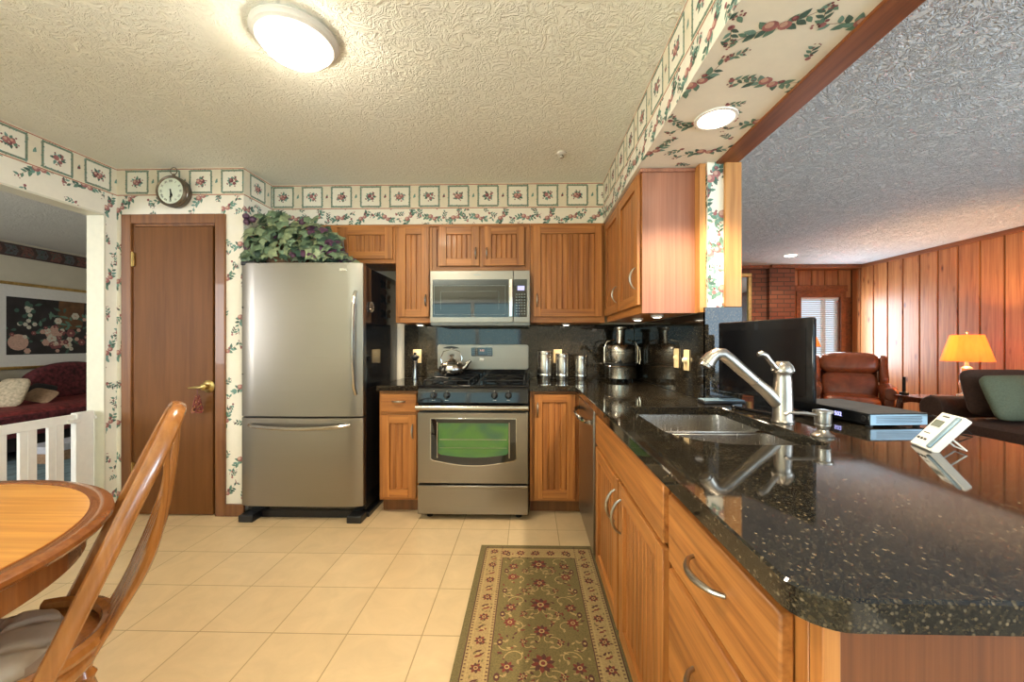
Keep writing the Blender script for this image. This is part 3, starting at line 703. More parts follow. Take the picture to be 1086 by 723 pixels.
# sink
s = thing('sink', 'double-bowl undermount stainless steel sink in the granite', 'sink', (.66, 1.5, .70))
def bowl(y0, y1, dcorner):
    m = MB(); loops = []
    zs = [(-.0, .875, 0), (0, .80, .004), (0, .72, .012), (0, .695, .05)]
    for _, z, ins in zs:
        x0, x1, a, b = SX0-.012+ins, SX1+.010-ins, y0+ins, y1-ins; r = .05
        if dcorner: lp = [(x0, a+.19)]+[(x0+.19*(1-cos(q)), a+.19*(1-sin(q))) for q in (radians(v) for v in range(10, 91, 10))]
        else: lp = arc(x0+r, a+r, r, pi, 1.5*pi, 6)
        lp += arc(x1-r, a+r, r, -pi/2, 0, 6)+arc(x1-r, b-r, r, 0, pi/2, 6)+arc(x0+r, b-r, r, pi/2, pi, 6)
        loops.append([(p[0]-.66, p[1]-1.5, z-.70) for p in lp])
    n = len(loops[0]); vs = [p for l in loops for p in l]; fs = []
    for k in range(len(loops)-1):
        for i in range(n): fs.append((k*n+i, (k+1)*n+i, (k+1)*n+(i+1) % n, k*n+(i+1) % n))
    fs.append(tuple(range((len(loops)-1)*n, len(loops)*n)))
    m.add(vs, fs)
    cx = (SX0+SX1)/2-.66; cy = (y0+y1)/2-1.5
    b = m.build('bowl', 'sink_steel', s)
    d = MB(); d.lathe([(0, -.003), (.03, -.003), (.042, .002), (.045, .0015), (.045, 0)], (cx, cy, -.004), 20); d.build('drain', 'chrome', b)
bowl(SY0-.01, 1.475, True); bowl(1.505, SY1+.01, False)
m = MB(); m.box(SX0-.66-.01, SX1-.66+.008, -.026, .006, .165, .172); m.build('divider', 'sink_steel', s, bevel=.003)

# faucet
f = thing('faucet', 'brushed nickel pull-out kitchen faucet with a side-arching lever beside the sink', 'faucet', (.945, 1.49, .914))
m = MB(); m.lathe([(0, 0), (.037, 0), (.038, .004), (.034, .012), (.032, .10), (.030, .155), (.028, .168), (.028, .176), (.030, .182)], n=28); m.build('body', 'nickel', f)
m = MB(); m.lathe([(.034, .183), (.036, .19), (.033, .206), (.022, .220), (.012, .226), (0, .227)], n=24); 
for k in range(10):
    a = 2*pi*k/10; m.tube([(.0345*cos(a), .0345*sin(a), .19), (.03*cos(a), .03*sin(a), .208), (.016*cos(a), .016*sin(a), .224)], .004, 6)
m.build('cap', 'nickel', f)
m = MB(); m.tube([(-.015, -.01, .195), (-.035, -.012, .205), (-.055, -.015, .228), (-.072, -.017, .248), (-.09, -.019, .255), (-.102, -.02, .252)], [.011, .010, .009, .010, .012, .008], 10)
m.build('lever', 'nickel', f)
m = MB(); m.tube([(-.018, .0, .072), (-.06, .002, .115), (-.10, .004, .150)], [.026, .023, .021], 14)
m.build('spout', 'nickel', f)
m = MB(); m.tube([(-.101, .004, .151), (-.15, .006, .195), (-.19, .008, .232), (-.215, .009, .252), (-.238, .010, .254), (-.258, .011, .240), (-.276, .012, .216)], [.0205, .022, .023, .023, .023, .025, .029], 14)
m.lathe([(0, 0), (.024, 0), (.024, .012), (0, .012)], n=16, M=Matrix.Translation((-.279, .012, .212)) @ Matrix.Rotation(radians(28), 4, 'Y') @ Matrix.Translation((0, 0, -.006)))
m.build('spray_head', 'nickel', f)
s = thing('soap_dispenser', 'small nickel soap dispenser pump on the granite right of the faucet', 'soap dispenser', (.925, 1.262, .914))
MB().lathe([(0, 0), (.030, 0), (.031, .005), (.020, .012), (.015, .022), (.019, .032), (.022, .036), (.022, .040)], n=20).build('base', 'nickel', s)
MB().lathe([(.021, .041), (.022, .050), (.022, .074), (.027, .076), (.027, .082), (.010, .085), (0, .085)], n=20).build('pump_head', 'nickel', s)
MB().tube([(-.02, 0, .068), (-.06, .004, .072), (-.10, .008, .073), (-.112, .009, .066)], [.006, .0055, .005, .005], 8).build('nozzle', 'nickel', s)

# ================================================================== APPLIANCES
def rrect(x0, x1, y0, y1, r, n=5):
    return arc(x0+r, y0+r, r, pi, 1.5*pi, n)+arc(x1-r, y0+r, r, -pi/2, 0, n)+arc(x1-r, y1-r, r, 0, pi/2, n)+arc(x0+r, y1-r, r, pi/2, pi, n)
f = thing('refrigerator', 'large stainless bottom-freezer refrigerator with black side and leafy greenery on top', 'refrigerator', (-1.960, 2.622, 0))
FW = .838
MB().box(.004, FW-.004, .078, .715, .055, 1.738).build('body', 'black_gloss', f, bevel=.004)
def fdoor(z0, z1):
    o = []
    n = 16
    for k in range(n+1):
        t = k/n; x = FW*t; edge = min(t, 1-t)*FW
        o.append((x, .006*(2*t-1)**2 + (.018*(1-edge/.02)**2 if edge < .02 else 0)))
    o += [(FW, .072), (0, .072)]
    return MB().prism(o, z0, z1, 'z').build('door', 'steel', f, bevel=.0025, seg=1)
u = fdoor(.712, 1.752); l = fdoor(.105, .702); l.name = 'freezer_drawer'
m = MB(); pts = []
for k in range(15):
    t = k/14; pts.append((.795, .002-.052*sin(pi*t)**.45 if 0 < t < 1 else .004, .865+.69*t))
m.tube(pts, [.013]*15, 10); m.build('handle', 'steel_round', u)
m = MB(); pts = []
for k in range(15):
    t = k/14; pts.append((.07+.685*t, .002-.055*sin(pi*t)**.4 if 0 < t < 1 else .004, .655-.012*sin(pi*t)))
m.tube(pts, [.014]*15, 10); m.build('handle', 'steel_round', l)
m = MB(); m.box(.685, .735, -.001, .002, 1.695, 1.712); b = m.build('badge', 'chrome', u, bevel=.001)
for z in (1.45, 1.00):
    MB().lathe([(0, 0), (.006, 0), (.005, .003), (0, .004)], n=10, M=Matrix.Translation((.022, .004, z)) @ Matrix.Rotation(pi/2, 4, 'X')).build('door_plug', 'black_satin', u if z > .7 else l)
MB().box(.03, FW-.03, .08, .12, .0, .052).build('kick_grille', 'black_satin', f)
for x in (.0, FW-.10):
    MB().prism([(x, -.012), (x+.10, -.012), (x+.10, .09), (x, .09)], 0, .048, 'z').build('foot', 'black_satin', f, bevel=.006)
MB().box(FW-.10, FW+.012, .09, .62, 0, .03).build('side_foot', 'black_satin', f, bevel=.004)
MB().box(.0, .10, .01, .12, 1.738, 1.765).build('hinge_cover', 'black_satin', f, bevel=.006)
FSX = -1.960+FW-.004
for k, (z, wd) in enumerate(((1.66, 'top'), (1.545, 'middle'), (1.43, 'lowest'))):
    b = thing('butterfly_magnet', 'dark butterfly magnet on the refrigerator side, %s of the three in a column' % wd, 'magnet', (FSX, 3.07, z), 0, 'butterfly magnets on the refrigerator')
    m = MB()
    for sg in (1, -1):
        for (L, Wd, a) in ((.055, .036, .75), (.042, .03, -.45)):
            ps = [(0, 0), (.25, .4), (.7, .55), (1, .2), (.9, -.25), (.4, -.4)]
            c2 = [(sg*(cos(a)*p[0]*L-sin(a)*p[1]*Wd), sin(a)*p[0]*L+cos(a)*p[1]*Wd) for p in ps]
            vs = [(.006+abs(y)*.45, y, z2) for y, z2 in c2]; vs2 = [(x+.002, y, z2) for x, y, z2 in vs]; q = len(vs)
            m.add(vs+vs2, [tuple(range(q)), tuple(range(2*q-1, q-1, -1))]+[(i, (i+1) % q, q+(i+1) % q, q+i) for i in range(q)])
    m.build('wings', 'bronze', b)
    MB().tube([(.004, 0, -.03), (.007, 0, 0), (.006, 0, .03)], [.003, .005, .003], 8).build('body', 'black_satin', b)
b = thing('round_magnet', 'round dark ornamental magnet on the refrigerator side near its front edge', 'magnet', (FSX, 2.775, 1.465))
Mx = Matrix.Rotation(pi/2, 4, 'Y')
MB().lathe([(0, .0005), (.036, .0005), (.038, .006), (.030, .010), (.026, .008), (.012, .016), (0, .017)], n=20, M=Mx).build('disc', 'bronze', b)
m = MB()
for k in range(10): m.sq((.011, .031*cos(k*.628), .031*sin(k*.628)), (.005, .005, .005), nu=8, nv=6)
m.build('beads', 'chrome', b)

# ---- stove
RW = .764
r = thing('gas_range', 'stainless and black gas range with an oven window, between the base cabinets', 'stove', (-.764, 2.664, 0))
MB().box(.004, RW-.004, .046, .672, .045, .905).build('body', 'black_satin', r)
MB().box(.006, RW-.006, .005, .045, .045, .242).box(.006, RW-.006, -.004, .006, .225, .242).build('bottom_drawer', 'steel', r, bevel=.003)
for x in (.07, RW-.07):
    for y in (.09, .60):
        MB().lathe([(.022, 0), (.022, .012), (.012, .018), (.012, .046)], (x, y, 0), 12).build('foot', 'black_satin', r)
od = MB(); od.box(.006, RW-.006, 0, .045, .256, .738); od = od.build('oven_door', 'steel', r, bevel=.004)
def curved_frame(a, b, z0, z1, sag, y0, y1, r0=.02):
    o = [(a, z1), (a, z0+sag+.012)]
    for k in range(13):
        t = k/12; o.append((a+.015+(b-a-.03)*t, z0+sag*(1-sin(pi*t))))
    o += [(b, z0+sag+.012), (b, z1)]
    return o
o = curved_frame(.095, RW-.083, .375, .700, .035, 0, 0)
MB().prism(o, -.006, .001, 'y').build('window_trim', 'chrome', od, bevel=.002)
o = curved_frame(.100, RW-.088, .381, .695, .035, 0, 0)
MB().prism(o, -.0085, .0, 'y').build('window_frame', 'black_glass', od, bevel=.001)
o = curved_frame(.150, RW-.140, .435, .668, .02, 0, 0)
MB().prism(o, -.0105, -.0086, 'y').build('window', 'oven_window_reflection', od)
m = MB(); wz = (.437, .666)
for a, b, c2, d2 in ((.140, .146, .432, .672), (RW-.136, RW-.130, .432, .672)): m.box(a, b, -.0105, -.0086, c2, d2)
m.box(.16, RW-.15, -.0112, -.0106, .555, .559).box(.16, RW-.15, -.0112, -.0106, .500, .502); m.build('oven_rack', 'nickel', od)
m = MB(); m.tube([(.004, -.038, .775), (RW-.004, -.038, .775)], .0165, 14, flat=.8).box(.012, .036, -.04, .046, .764, .786).box(RW-.036, RW-.012, -.04, .046, .764, .786)
m.build('handle', 'steel_round', r)
m = MB(); m.prism([(.0, .800), (.0, .806), (.018, .895), (.030, .905), (.06, .905), (.06, .750), (.02, .750), (.02, .800)], .004, RW-.004, 'x'); m.build('control_panel', 'black_gloss', r, bevel=.002)
sl = atan2(.018, .089)
for x in (.115, .205, .53, .625):
    Mk = Matrix.Translation((x, .0095, .853)) @ Matrix.Rotation(pi/2-sl, 4, 'X')
    k = MB().lathe([(0, .0), (.024, .0), (.023, .008), (.018, .012), (.016, .024), (.012, .027), (0, .027)], n=20, M=Mk).box(-.004, .004, -.019, .019, .014, .033, 0, Mk).build('knob', 'black_satin', r, bevel=.001)
    MB().box(-.002, .002, .026, .030, .0, .002, 0, Mk).box(-.012, .012, -.034, -.032, .0, .001, 0, Mk).build('knob_mark', 'white_plastic', k)
MB().box(0, RW, .03, .615, .9055, .920).build('cooktop', 'black_gloss', r, bevel=.004)
for gx in (.19, .575):
    g = MB(); a, b, c2, d2 = gx-.155, gx+.155, .075, .565; z = .948
    for p, q in (((a, c2), (b, c2)), ((b, c2), (b, d2)), ((b, d2), (a, d2)), ((a, d2), (a, c2)), ((a, .32), (b, .32))): g.tube([(*p, z), (*q, z)], .006, 6)
    for cy in (.20, .445):
        for k in range(4):
            an = pi/4+k*pi/2; g.tube([(gx+.028*cos(an), cy+.028*sin(an), z), (gx+.11*cos(an), cy+.11*sin(an), z+.004), (gx+.155*max(-1, min(1, 1.2*cos(an))), cy+.12*max(-1, min(1, 1.2*sin(an))), z)], .0055, 6)
    for px in (a, b):
        for py in (c2, .32, d2): g.tube([(px, py, z), (px, py, .9195)], .007, 6)
    g.build('grate', 'cast_iron', r)
    for cy in (.20, .445):
        MB().lathe([(.05, 0), (.05, .006), (.036, .012), (.036, .018), (.03, .022), (0, .022)], (gx, cy, .9195), 20).build('burner', 'cast_iron', r)
bg = MB().prism([(x, z) for x, z in rrect(.002, RW-.002, .99, 1.198, .022, 5)], .600, .668, 'y').build('backguard', 'steel', r, bevel=.003)
MB().box(.006, RW-.006, .606, .667, .905, .992).build('rear_panel', 'black_gloss', r)
MB().prism([(x, z) for x, z in rrect(.285, .462, 1.100, 1.172, .008, 3)], .5965, .601, 'y').build('control_display', 'black_glass', bg)
text_part('3:02', .022, 'clock_digits', 'display_red', bg, Matrix.Translation((.375, .596, 1.148)) @ FRONT)
m = MB()
for x in (.297, .312, .327, .42, .433, .446):
    for z in (1.112, 1.128, 1.144, 1.158): m.box(x, x+.008, .5958, .5964, z, z+.004)
m.build('button', 'grey_plastic', bg)
m = MB(); o = [(.045+.145*k/12, 1.168+.016*sin(pi*k/12)) for k in range(13)]+[(.19-.145*k/12, 1.168-.006*sin(pi*k/12)) for k in range(1, 12)]
m.prism(o, .5965, .601, 'y').build('vent_slot', 'black_satin', bg)
MB().box(.353, .392, .598, .601, 1.062, 1.086).build('badge', 'chrome', bg, bevel=.002)

# ---- microwave
MW, MH = .754, .412
w = thing('microwave', 'stainless over-the-range microwave under the small two-door cabinet', 'microwave', (-.746, 2.957, 1.342))
MB().box(.002, MW-.002, .022, .372, 0.012, MH-.001).build('body', 'black_satin', w)
m = MB(); m.prism([(.0, .030), (.012, .0), (.37, .0), (.37, .030)], .004, MW-.004, 'x'); m.build('vent_grille', 'grey_plastic', w)
d = MB().box(0, .628, 0, .022, .022, MH).build('door', 'steel', w, bevel=.003)
cp = MB().box(.630, MW, 0, .022, .022, MH).build('control_side', 'steel', w, bevel=.003)
g = MB().prism(rrect(.020, .592, .062, .345, .006, 3), -.003, .001, 'y').build('window', 'black_glass', d)
m = MB()
for a, b2, c2, d2 in ((.03, .57, .298, .300), (.03, .032, .08, .300), (.568, .570, .08, .300), (.03, .57, .08, .082), (.08, .52, .255, .2565), (.08, .0815, .12, .2565), (.5185, .52, .12, .2565)): m.box(a, b2, -.0034, -.003, c2, d2)
m.build('window_line', 'grey_plastic', g)
m = MB(); m.box(.597, .625, -.034, -.022, .062, .345).box(.600, .622, -.023, .001, .07, .095).box(.600, .622, -.023, .001, .31, .335); m.build('handle', 'chrome', d, bevel=.004)
p = MB().prism(rrect(.633, .731, .062, .345, .005, 3), -.003, .001, 'y').build('keypad', 'black_glass', cp)
MB().box(.660, .712, -.0045, -.003, .262, .296).build('display', 'display_blue', p)
text_part('5:02', .011, 'display_digits', 'white_plastic', p, Matrix.Translation((.686, -.0048, .279)) @ FRONT)
m = MB()
for i in range(4):
    for j in range(8): m.box(.648+i*.020, .658+i*.020, -.0038, -.003, .082+j*.021, .089+j*.021)
m.build('button', 'grey_plastic', p)
MB().box(.33, .385, -.0008, .001, .377, .384).build('badge', 'grey_plastic', d)
# ---- dishwasher (faces -x)
w = thing('dishwasher', 'stainless dishwasher with an arched bar handle, edge-on beside the corner cabinet', 'dishwasher', (RX, 2.632, 0), -pi/2)
MB().box(.004, .604, .005, .50, .10, .868).build('body', 'black_satin', w)
fr = MB().box(.006, .602, -.026, .004, .115, .862).build('front_panel', 'steel', w, bevel=.004)
m = MB(); pts = [(.05+.50*k/14, -.026-.058*(sin(pi*k/14)**.5 if 0 < k < 14 else 0), .79) for k in range(15)]; m.tube(pts, .013, 10); m.build('handle', 'chrome', w)
MB().box(.01, .60, .07, .45, .0, .10).build('toe_kick', 'black_satin', w)
fl = thing('corner_filler', 'narrow oak filler strip in the corner between dishwasher and corner cabinet', 'filler', (.36, 2.638, 0))
MB().box(0, .018, 0, .125, .10, .874).build('strip', 'oak_upright', fl)

# ================================================================== SMALL THINGS ON THE COUNTERS AND WALLS
def canister(label, x, y, r, h):
    c = thing('canister', label, 'canister', (x, y, .914), 0, 'steel canisters by the stove')
    MB().lathe([(0, 0), (r*.98, 0), (r, .004), (r, h-.03), (r*.985, h-.028)], n=32).build('body', 'steel_round', c)
    MB().lathe([(r*1.003, .024), (r*1.02, .026), (r*1.02, .048), (r*1.003, .05)], n=32).build('band', 'chrome', c)
    MB().lathe([(r*.985, h-.027), (r*1.01, h-.026), (r*1.01, h-.006), (r*.97, h), (0, h)], n=32).build('lid', 'steel_round', c)
canister('tallest brushed steel canister, nearest the stove', .131, 3.215, .064, .232)
canister('middle brushed steel canister, in front of the ivory outlet', .270, 3.165, .056, .212)
canister('smallest brushed steel canister, farthest right of the three', .412, 3.12, .048, .196)
p = thing('pepper_mill', 'slim steel pepper mill with a black top left of the stove', 'pepper mill', (-.928, 3.19, .914))
MB().lathe([(0, 0), (.026, 0), (.027, .01), (.020, .05), (.018, .10), (.022, .14), (.023, .152), (0, .152)], n=20).build('body', 'steel_round', p)
MB().lathe([(0, .153), (.021, .153), (.024, .165), (.035, .178), (.033, .188), (.016, .198), (.010, .204), (.013, .212), (.008, .22), (0, .221)], n=20).build('cap', 'black_satin', p)
def plate(label, loc, rz, kind, cat):
    o = thing('wall_plate', label, cat, loc, rz, 'ivory wall plates')
    b = MB().box(-.036, .036, -.006, 0, -.058, .058).build('plate', 'ivory_plate', o, bevel=.003)
    if kind == 'outlet':
        m = MB()
        for z in (-.028, .012): m.prism(rrect(-.017, .017, z, z+.03, .008, 3), -.0085, -.0055, 'y')
        m.build('socket', 'ivory_toggle', o, bevel=.001)
        m = MB()
        for z in (-.020, .020):
            for x in (-.007, .005): m.box(x, x+.002, -.0092, -.0084, z, z+.009)
        m.build('slot', 'black_satin', o)
    elif kind == 'switch':
        MB().box(-.005, .005, -.020, -.005, -.002, .014).box(-.012, .012, -.0075, -.005, -.02, .02).build('toggle', 'ivory_toggle', o, bevel=.002)
    else:
        MB().lathe([(0, .005), (.017, .005), (.016, .018), (.012, .024), (0, .025)], n=16, M=Matrix.Rotation(pi/2, 4, 'X')).build('dial', 'ivory_toggle', o)
plate('ivory outlet behind the pepper mill', (-.950, BY+.001, 1.098), 0, 'outlet', 'outlet')
plate('ivory outlet behind the middle canister', (.243, BY+.001, 1.098), 0, 'outlet', 'outlet')
plate('ivory switch plate on the right granite wall, the farther one', (WX-.0215, 2.375, 1.118), -pi/2, 'switch', 'switch')
plate('ivory plate with a round dimmer dial on the right granite wall', (WX-.0215, 2.225, 1.113), -pi/2, 'dial', 'switch')
j = thing('juicer', 'tall stainless steel juicer in the counter corner', 'juicer', (.718, 3.11, .914))
MB().lathe([(0, .018), (.105, .018), (.118, .024), (.118, .10), (.122, .115), (.118, .122)], n=32).build('base', 'steel_round', j)
m = MB()
for k in range(4): m.lathe([(.016, 0), (.016, .02)], (.08*cos(.785+k*pi/2), .08*sin(.785+k*pi/2), 0), 10)
m.build('foot', 'rubber', j)
MB().lathe([(.119, .123), (.122, .126), (.122, .140), (.119, .143)], n=32).build('seam_ring', 'black_satin', j)
MB().lathe([(.118, .144), (.121, .15), (.121, .225), (.117, .228), (.121, .232), (.119, .262), (.108, .280), (.06, .292), (.045, .296)], n=32).build('bowl', 'steel_round', j)
MB().lathe([(.038, .292), (.034, .30), (.034, .395), (.046, .398), (.048, .405), (.048, .418), (.04, .422), (0, .422)], n=28).build('feed_chute', 'steel_round', j)
m = MB()
for s in (-1, 1): m.tube([(s*.128, -.02, .14), (s*.130, -.02, .26), (s*.11, -.02, .305), (s*.05, -.02, .322)], .006, 8)
m.build('clamp_arm', 'chrome', j)
m = MB(); m.tube([(.118, -.01, .27), (.140, -.01, .268), (.150, -.01, .23), (.153, -.01, .17), (.145, -.01, .13), (.125, -.01, .135)], .006, 8); m.build('pitcher_handle', 'chrome', j)
MB().lathe([(0, .0), (.016, .0), (.015, .012), (0, .013)], n=16, M=Matrix.Translation((-.03, -.117, .15)) @ Matrix.Rotation(pi/2, 4, 'X')).build('dial', 'black_satin', j)
k = thing('kettle', 'round ribbed steel kettle on the left rear burner', 'kettle', (-.606, 3.085, .9595))
m = MB(); n = 48; prof = [(.0, 0), (.072, 0), (.090, .012), (.100, .038), (.098, .062), (.080, .088), (.055, .104), (.034, .110), (.0, .111)]
vs = []; fs = []
for rr_, z in prof:
    for q in range(n): a = 2*pi*q/n; ra = rr_*(1+.03*cos(14*a)*(1 if .005 < z < .105 else 0)); vs.append((ra*cos(a), ra*sin(a), z))
for jx in range(len(prof)-1):
    for q in range(n): fs.append((jx*n+q, jx*n+(q+1) % n, (jx+1)*n+(q+1) % n, (jx+1)*n+q))
m.add(vs, fs); m.build('body', 'steel_round', k)
MB().lathe([(.034, .110), (.03, .118), (.014, .128), (.010, .140), (.018, .150), (.018, .158), (.008, .163), (0, .163)], n=20).build('lid', 'bronze', k)
MB().tube([(.085, -.01, .045), (.115, -.014, .070), (.132, -.016, .098), (.15, -.018, .112)], [.024, .017, .013, .011], 12).build('spout', 'steel_round', k)
MB().tube([(-.075, 0, .080), (-.088, 0, .13), (-.065, 0, .185), (0, 0, .205), (.060, 0, .185), (.080, 0, .13), (.070, 0, .085)], .0035, 8).build('handle', 'chrome', k)
t = thing('tablet', 'flat silver and black tablet lying on the granite beside the wall end', 'tablet', (.925, 1.945, .914), 0)
MB().box(-.085, .11, -.04, .045, .001, .016).build('case', 'black_satin', t, bevel=.004)
MB().box(-.082, .107, -.037, .042, .016, .021).build('cover', 'blue_mesh', t, bevel=.002)
# pucks
def puck(label, x, y):
    p = thing('puck_light', label, 'light', (x, y, 1.3655), 0, 'under-cabinet puck lights')
    MB().lathe([(.034, 0), (.034, -.010), (.026, -.013)], n=20).build('housing', 'white_plastic', p)
    MB().lathe([(.026, -.0125), (.018, -.015), (0, -.0155)], n=20).build('lens', 'puck_glow', p)
    l = bpy.data.lights.new('puck_lamp', 'SPOT'); l.energy = 9; l.color = (1, .80, .56); l.spot_size = radians(130); l.spot_blend = .8; l.shadow_soft_size = .025
    o = bpy.data.objects.new('puck_lamp', l); COL.objects.link(o); o.parent = p; o.location = (0, 0, -.03)
puck('small puck light under the narrow cabinet left of the microwave', -.885, 3.19)
puck('small puck light under the wide single-door cabinet', .300, 3.19)
puck('puck light under the right wall cabinet, the farther one', .690, 2.52)
puck('puck light under the right wall cabinet, the nearer one', .72, 2.23)
# ceiling lamp, recessed light, sprinkler
c = thing('ceiling_lamp', 'round glowing white dome lamp with a ridged rim on the kitchen ceiling', 'ceiling lamp', (-.936, 1.56, CE))
MB().lathe([(.150, 0), (.158, -.006), (.160, -.014), (.152, -.020), (.150, -.026), (.143, -.030), (.140, -.036), (.128, -.040)], n=48).build('rim', 'white_paint', c)
MB().lathe([(.128, -.036), (.126, -.05), (.105, -.072), (.06, -.086), (0, -.09)], n=48).build('dome', 'lamp_dome', c)
l = bpy.data.lights.new('ceiling_bulb', 'AREA'); l.shape = 'DISK'; l.size = .24; l.energy = 15; l.color = (1, .84, .62)
o = bpy.data.objects.new('ceiling_bulb', l); COL.objects.link(o); o.parent = c; o.location = (0, 0, -.10)
def can(label, x, y, z, power, r=.082, glow='bulb_glow', color=(1, .83, .60), size=150):
    p = thing('recessed_light', label, 'light', (x, y, z), 0, None)
    MB().lathe([(r*.80, -.001), (r*.86, -.006), (r, -.005), (r*1.02, 0)], n=32).build('trim_ring', 'white_paint', p)
    MB().lathe([(r*.79, -.001), (r*.70, -.010), (r*.4, -.018), (0, -.021)], n=32).build('bulb', glow, p)
    l = bpy.data.lights.new('can_lamp', 'SPOT'); l.energy = power; l.color = color; l.spot_size = radians(size); l.spot_blend = .6; l.shadow_soft_size = .03
    o = bpy.data.objects.new('can_lamp', l); COL.objects.link(o); o.parent = p; o.location = (0, 0, -.045)
can('bright recessed light in the floral papered bulkhead', .764, 1.63, SF, 78, size=125)
can('recessed light in the bulkhead above the near counter end', .764, .30, SF, 45, size=125)
can('small recessed light far off in the living room ceiling', 3.66, 5.6, CE, 30, .09)
s = thing('sprinkler_head', 'small round white sprinkler head on the kitchen ceiling', 'sprinkler', (.212, 2.56, CE))
MB().lathe([(.032, 0), (.032, -.006), (.020, -.012), (.014, -.014)], n=20).build('escutcheon', 'white_plastic', s)
MB().lathe([(.010, -.012), (.012, -.024), (.016, -.026), (.014, -.031), (0, -.032)], n=14).build('head', 'nickel', s)
# wall clock
c = thing('wall_clock', 'round pewter pocket-watch style wall clock above the brown door', 'clock', (-2.462, 2.7145, 2.255))
c.scale = (1, .74, 1)
Mk = Matrix.Rotation(pi/2, 4, 'X')
MB().lathe([(0, 0), (.098, 0), (.104, .012), (.104, .040), (.108, .046), (.108, .056), (.104, .062), (.108, .070), (.106, .084), (.098, .092), (.090, .088), (.088, .082)], n=48, M=Mk).build('case', 'bronze', c)
fc = MB().lathe([(.089, .078), (.089, .082), (0, .0825)], n=40, M=Mk).build('dial', 'clock_face', c)
for i, s in enumerate(('XII', 'I', 'II', 'III', 'IIII', 'V', 'VI', 'VII', 'VIII', 'IX', 'X', 'XI')):
    a = -i*pi/6
    text_part(s, .021, 'numeral', 'ink', c, Matrix.Rotation(-a, 4, 'Y') @ Matrix.Translation((0, -.0835, .068)) @ FRONT)
for a, L, wd in ((radians(165), .042, .0035), (radians(180), .066, .0026)):
    M2 = Matrix.Rotation(a, 4, 'Y'); MB().box(-wd, wd, -.0865, -.0850, -.012, L, 0, M2).prism([(-wd*2.4, L*.62), (0, L*.48), (wd*2.4, L*.62), (0, L)], -.0865, -.0850, 'y', 0, M2).build('hand', 'ink', c)
m = MB(); m.lathe([(0, 0), (.008, 0), (.012, .01), (.008, .02), (0, .021)], (0, -.05, .106), 12)
m.tube([(.024*cos(q*pi/10), -.05, .146+.024*sin(q*pi/10)) for q in range(21)], .0032, 8, caps=False); m.build('ring', 'bronze', c)
# tassel on the door lever
t = thing('beaded_tassel', 'dark red beaded tassel hanging from the brass door lever', 'tassel', (-2.275, 2.664, .895))
m = MB(); m.tube([(0, -.006, .010), (0, -.012, -.01), (0, -.010, -.045)], .002, 6); m.build('cord', 'plum', t)
rr = random.Random(5); m = MB(); m2 = MB()
for k in range(150):
    z = rr.random()**.8; rad = .010+.026*z
    a = rr.uniform(0, 6.28); mm = m if rr.random() < .75 else m2
    mm.sq((rad*cos(a), -.010+rad*.7*sin(a), -.045-.115*z), (.0058, .0058, .0058), nu=7, nv=5)
m.build('beads', 'bead_red', t); m2.build('amber_beads', 'bead_amber', t)
# greenery on top of the refrigerator
pl = thing('leafy_plant', 'bushy green and purple leafy greenery in a basket on the refrigerator', 'plant', (-1.62, 2.83, 1.7395))
MB().lathe([(0, 0), (.13, 0), (.16, .10), (.165, .105), (.15, .105), (.12, .02), (0, .02)], (-.12, 0, 0), 24).build('basket', 'pot_basket', pl)
rr = random.Random(9)
def leafmesh(mb, c, nrm, s, mats, rr):
    nrm = Vector(nrm).normalized(); t = nrm.orthogonal().normalized(); b = nrm.cross(t); a0 = rr.uniform(0, 6.28); M = rr.choice(mats)
    n = 15; vs = [Vector(c)+nrm*s*.10]; fs = []
    for k in range(n):
        a = a0+2*pi*k/n; r = s*(.80+.22*cos(5*(a-a0)))*(1.0+.2*cos(a-a0))
        vs.append(Vector(c)+(t*cos(a)+b*sin(a))*r - nrm*(r*r/s*.22+rr.uniform(-.08, .08)*s))
    for k in range(n): fs.append((0, 1+k, 1+(k+1) % n))
    mb.add(vs, fs, M)
fg = MB(); fp = MB(); st = MB()
def hgt(x):   # outline of the greenery over the refrigerator, x local
    pts = [(-.34, .20), (-.30, .34), (-.22, .40), (-.08, .37), (.0, .30), (.08, .34), (.16, .33), (.24, .22), (.31, .06)]
    for (a, ha), (b, hb) in zip(pts, pts[1:]):
        if a <= x <= b: return ha+(hb-ha)*(x-a)/(b-a)
    return 0.05
cnt = 0
while cnt < 430:
    x = rr.uniform(-.345, .31); y = rr.uniform(-.19, .10); H = hgt(x)*(1-.6*max(0, y)/.1*.3)
    z = rr.uniform(.03, 1)*H
    edge = (y < -.08) or z > .72*H or x < -.27 or x > .22
    if not edge and rr.random() < .75: continue
    z = max(z, .08)
    nrm = (x*.9+rr.uniform(-.5, .5), -.75+rr.uniform(-.5, .4), .35+rr.uniform(-.4, .6)+(z/H-.4)*.8)
    if x > .10 and rr.random() < (.35 if z > .3*H else .25) or rr.random() < .07: leafmesh(fp, (x, y, z), nrm, rr.uniform(.028, .044), (0,), rr)
    else: leafmesh(fg, (x, y, z), nrm, rr.uniform(.034, .058), (0, 0, 0, 1, 1, 2), rr)
    if cnt % 5 == 0: st.tube([(-.12+rr.uniform(-.06, .06), 0, .07), ((x-.12)*.6, y*.5, z*.75+.02), (x, y, z)], .0025, 5)
    cnt += 1
fg.build('foliage', ['foliage_green', 'foliage_pale', 'foliage_dark'], pl); fp.build('purple_foliage', 'foliage_purple', pl); st.build('stems', 'stem_brown', pl)
for x, y, z in ((-.335, -.15, .345), (-.315, -.17, .30), (.05, -.10, .335), (.04, -.12, .31), (-.26, -.19, .31)): MB().sq((x, y, z), (.022, .022, .022), nu=12, nv=8).build('plum_fruit', 'foliage_purple', pl)

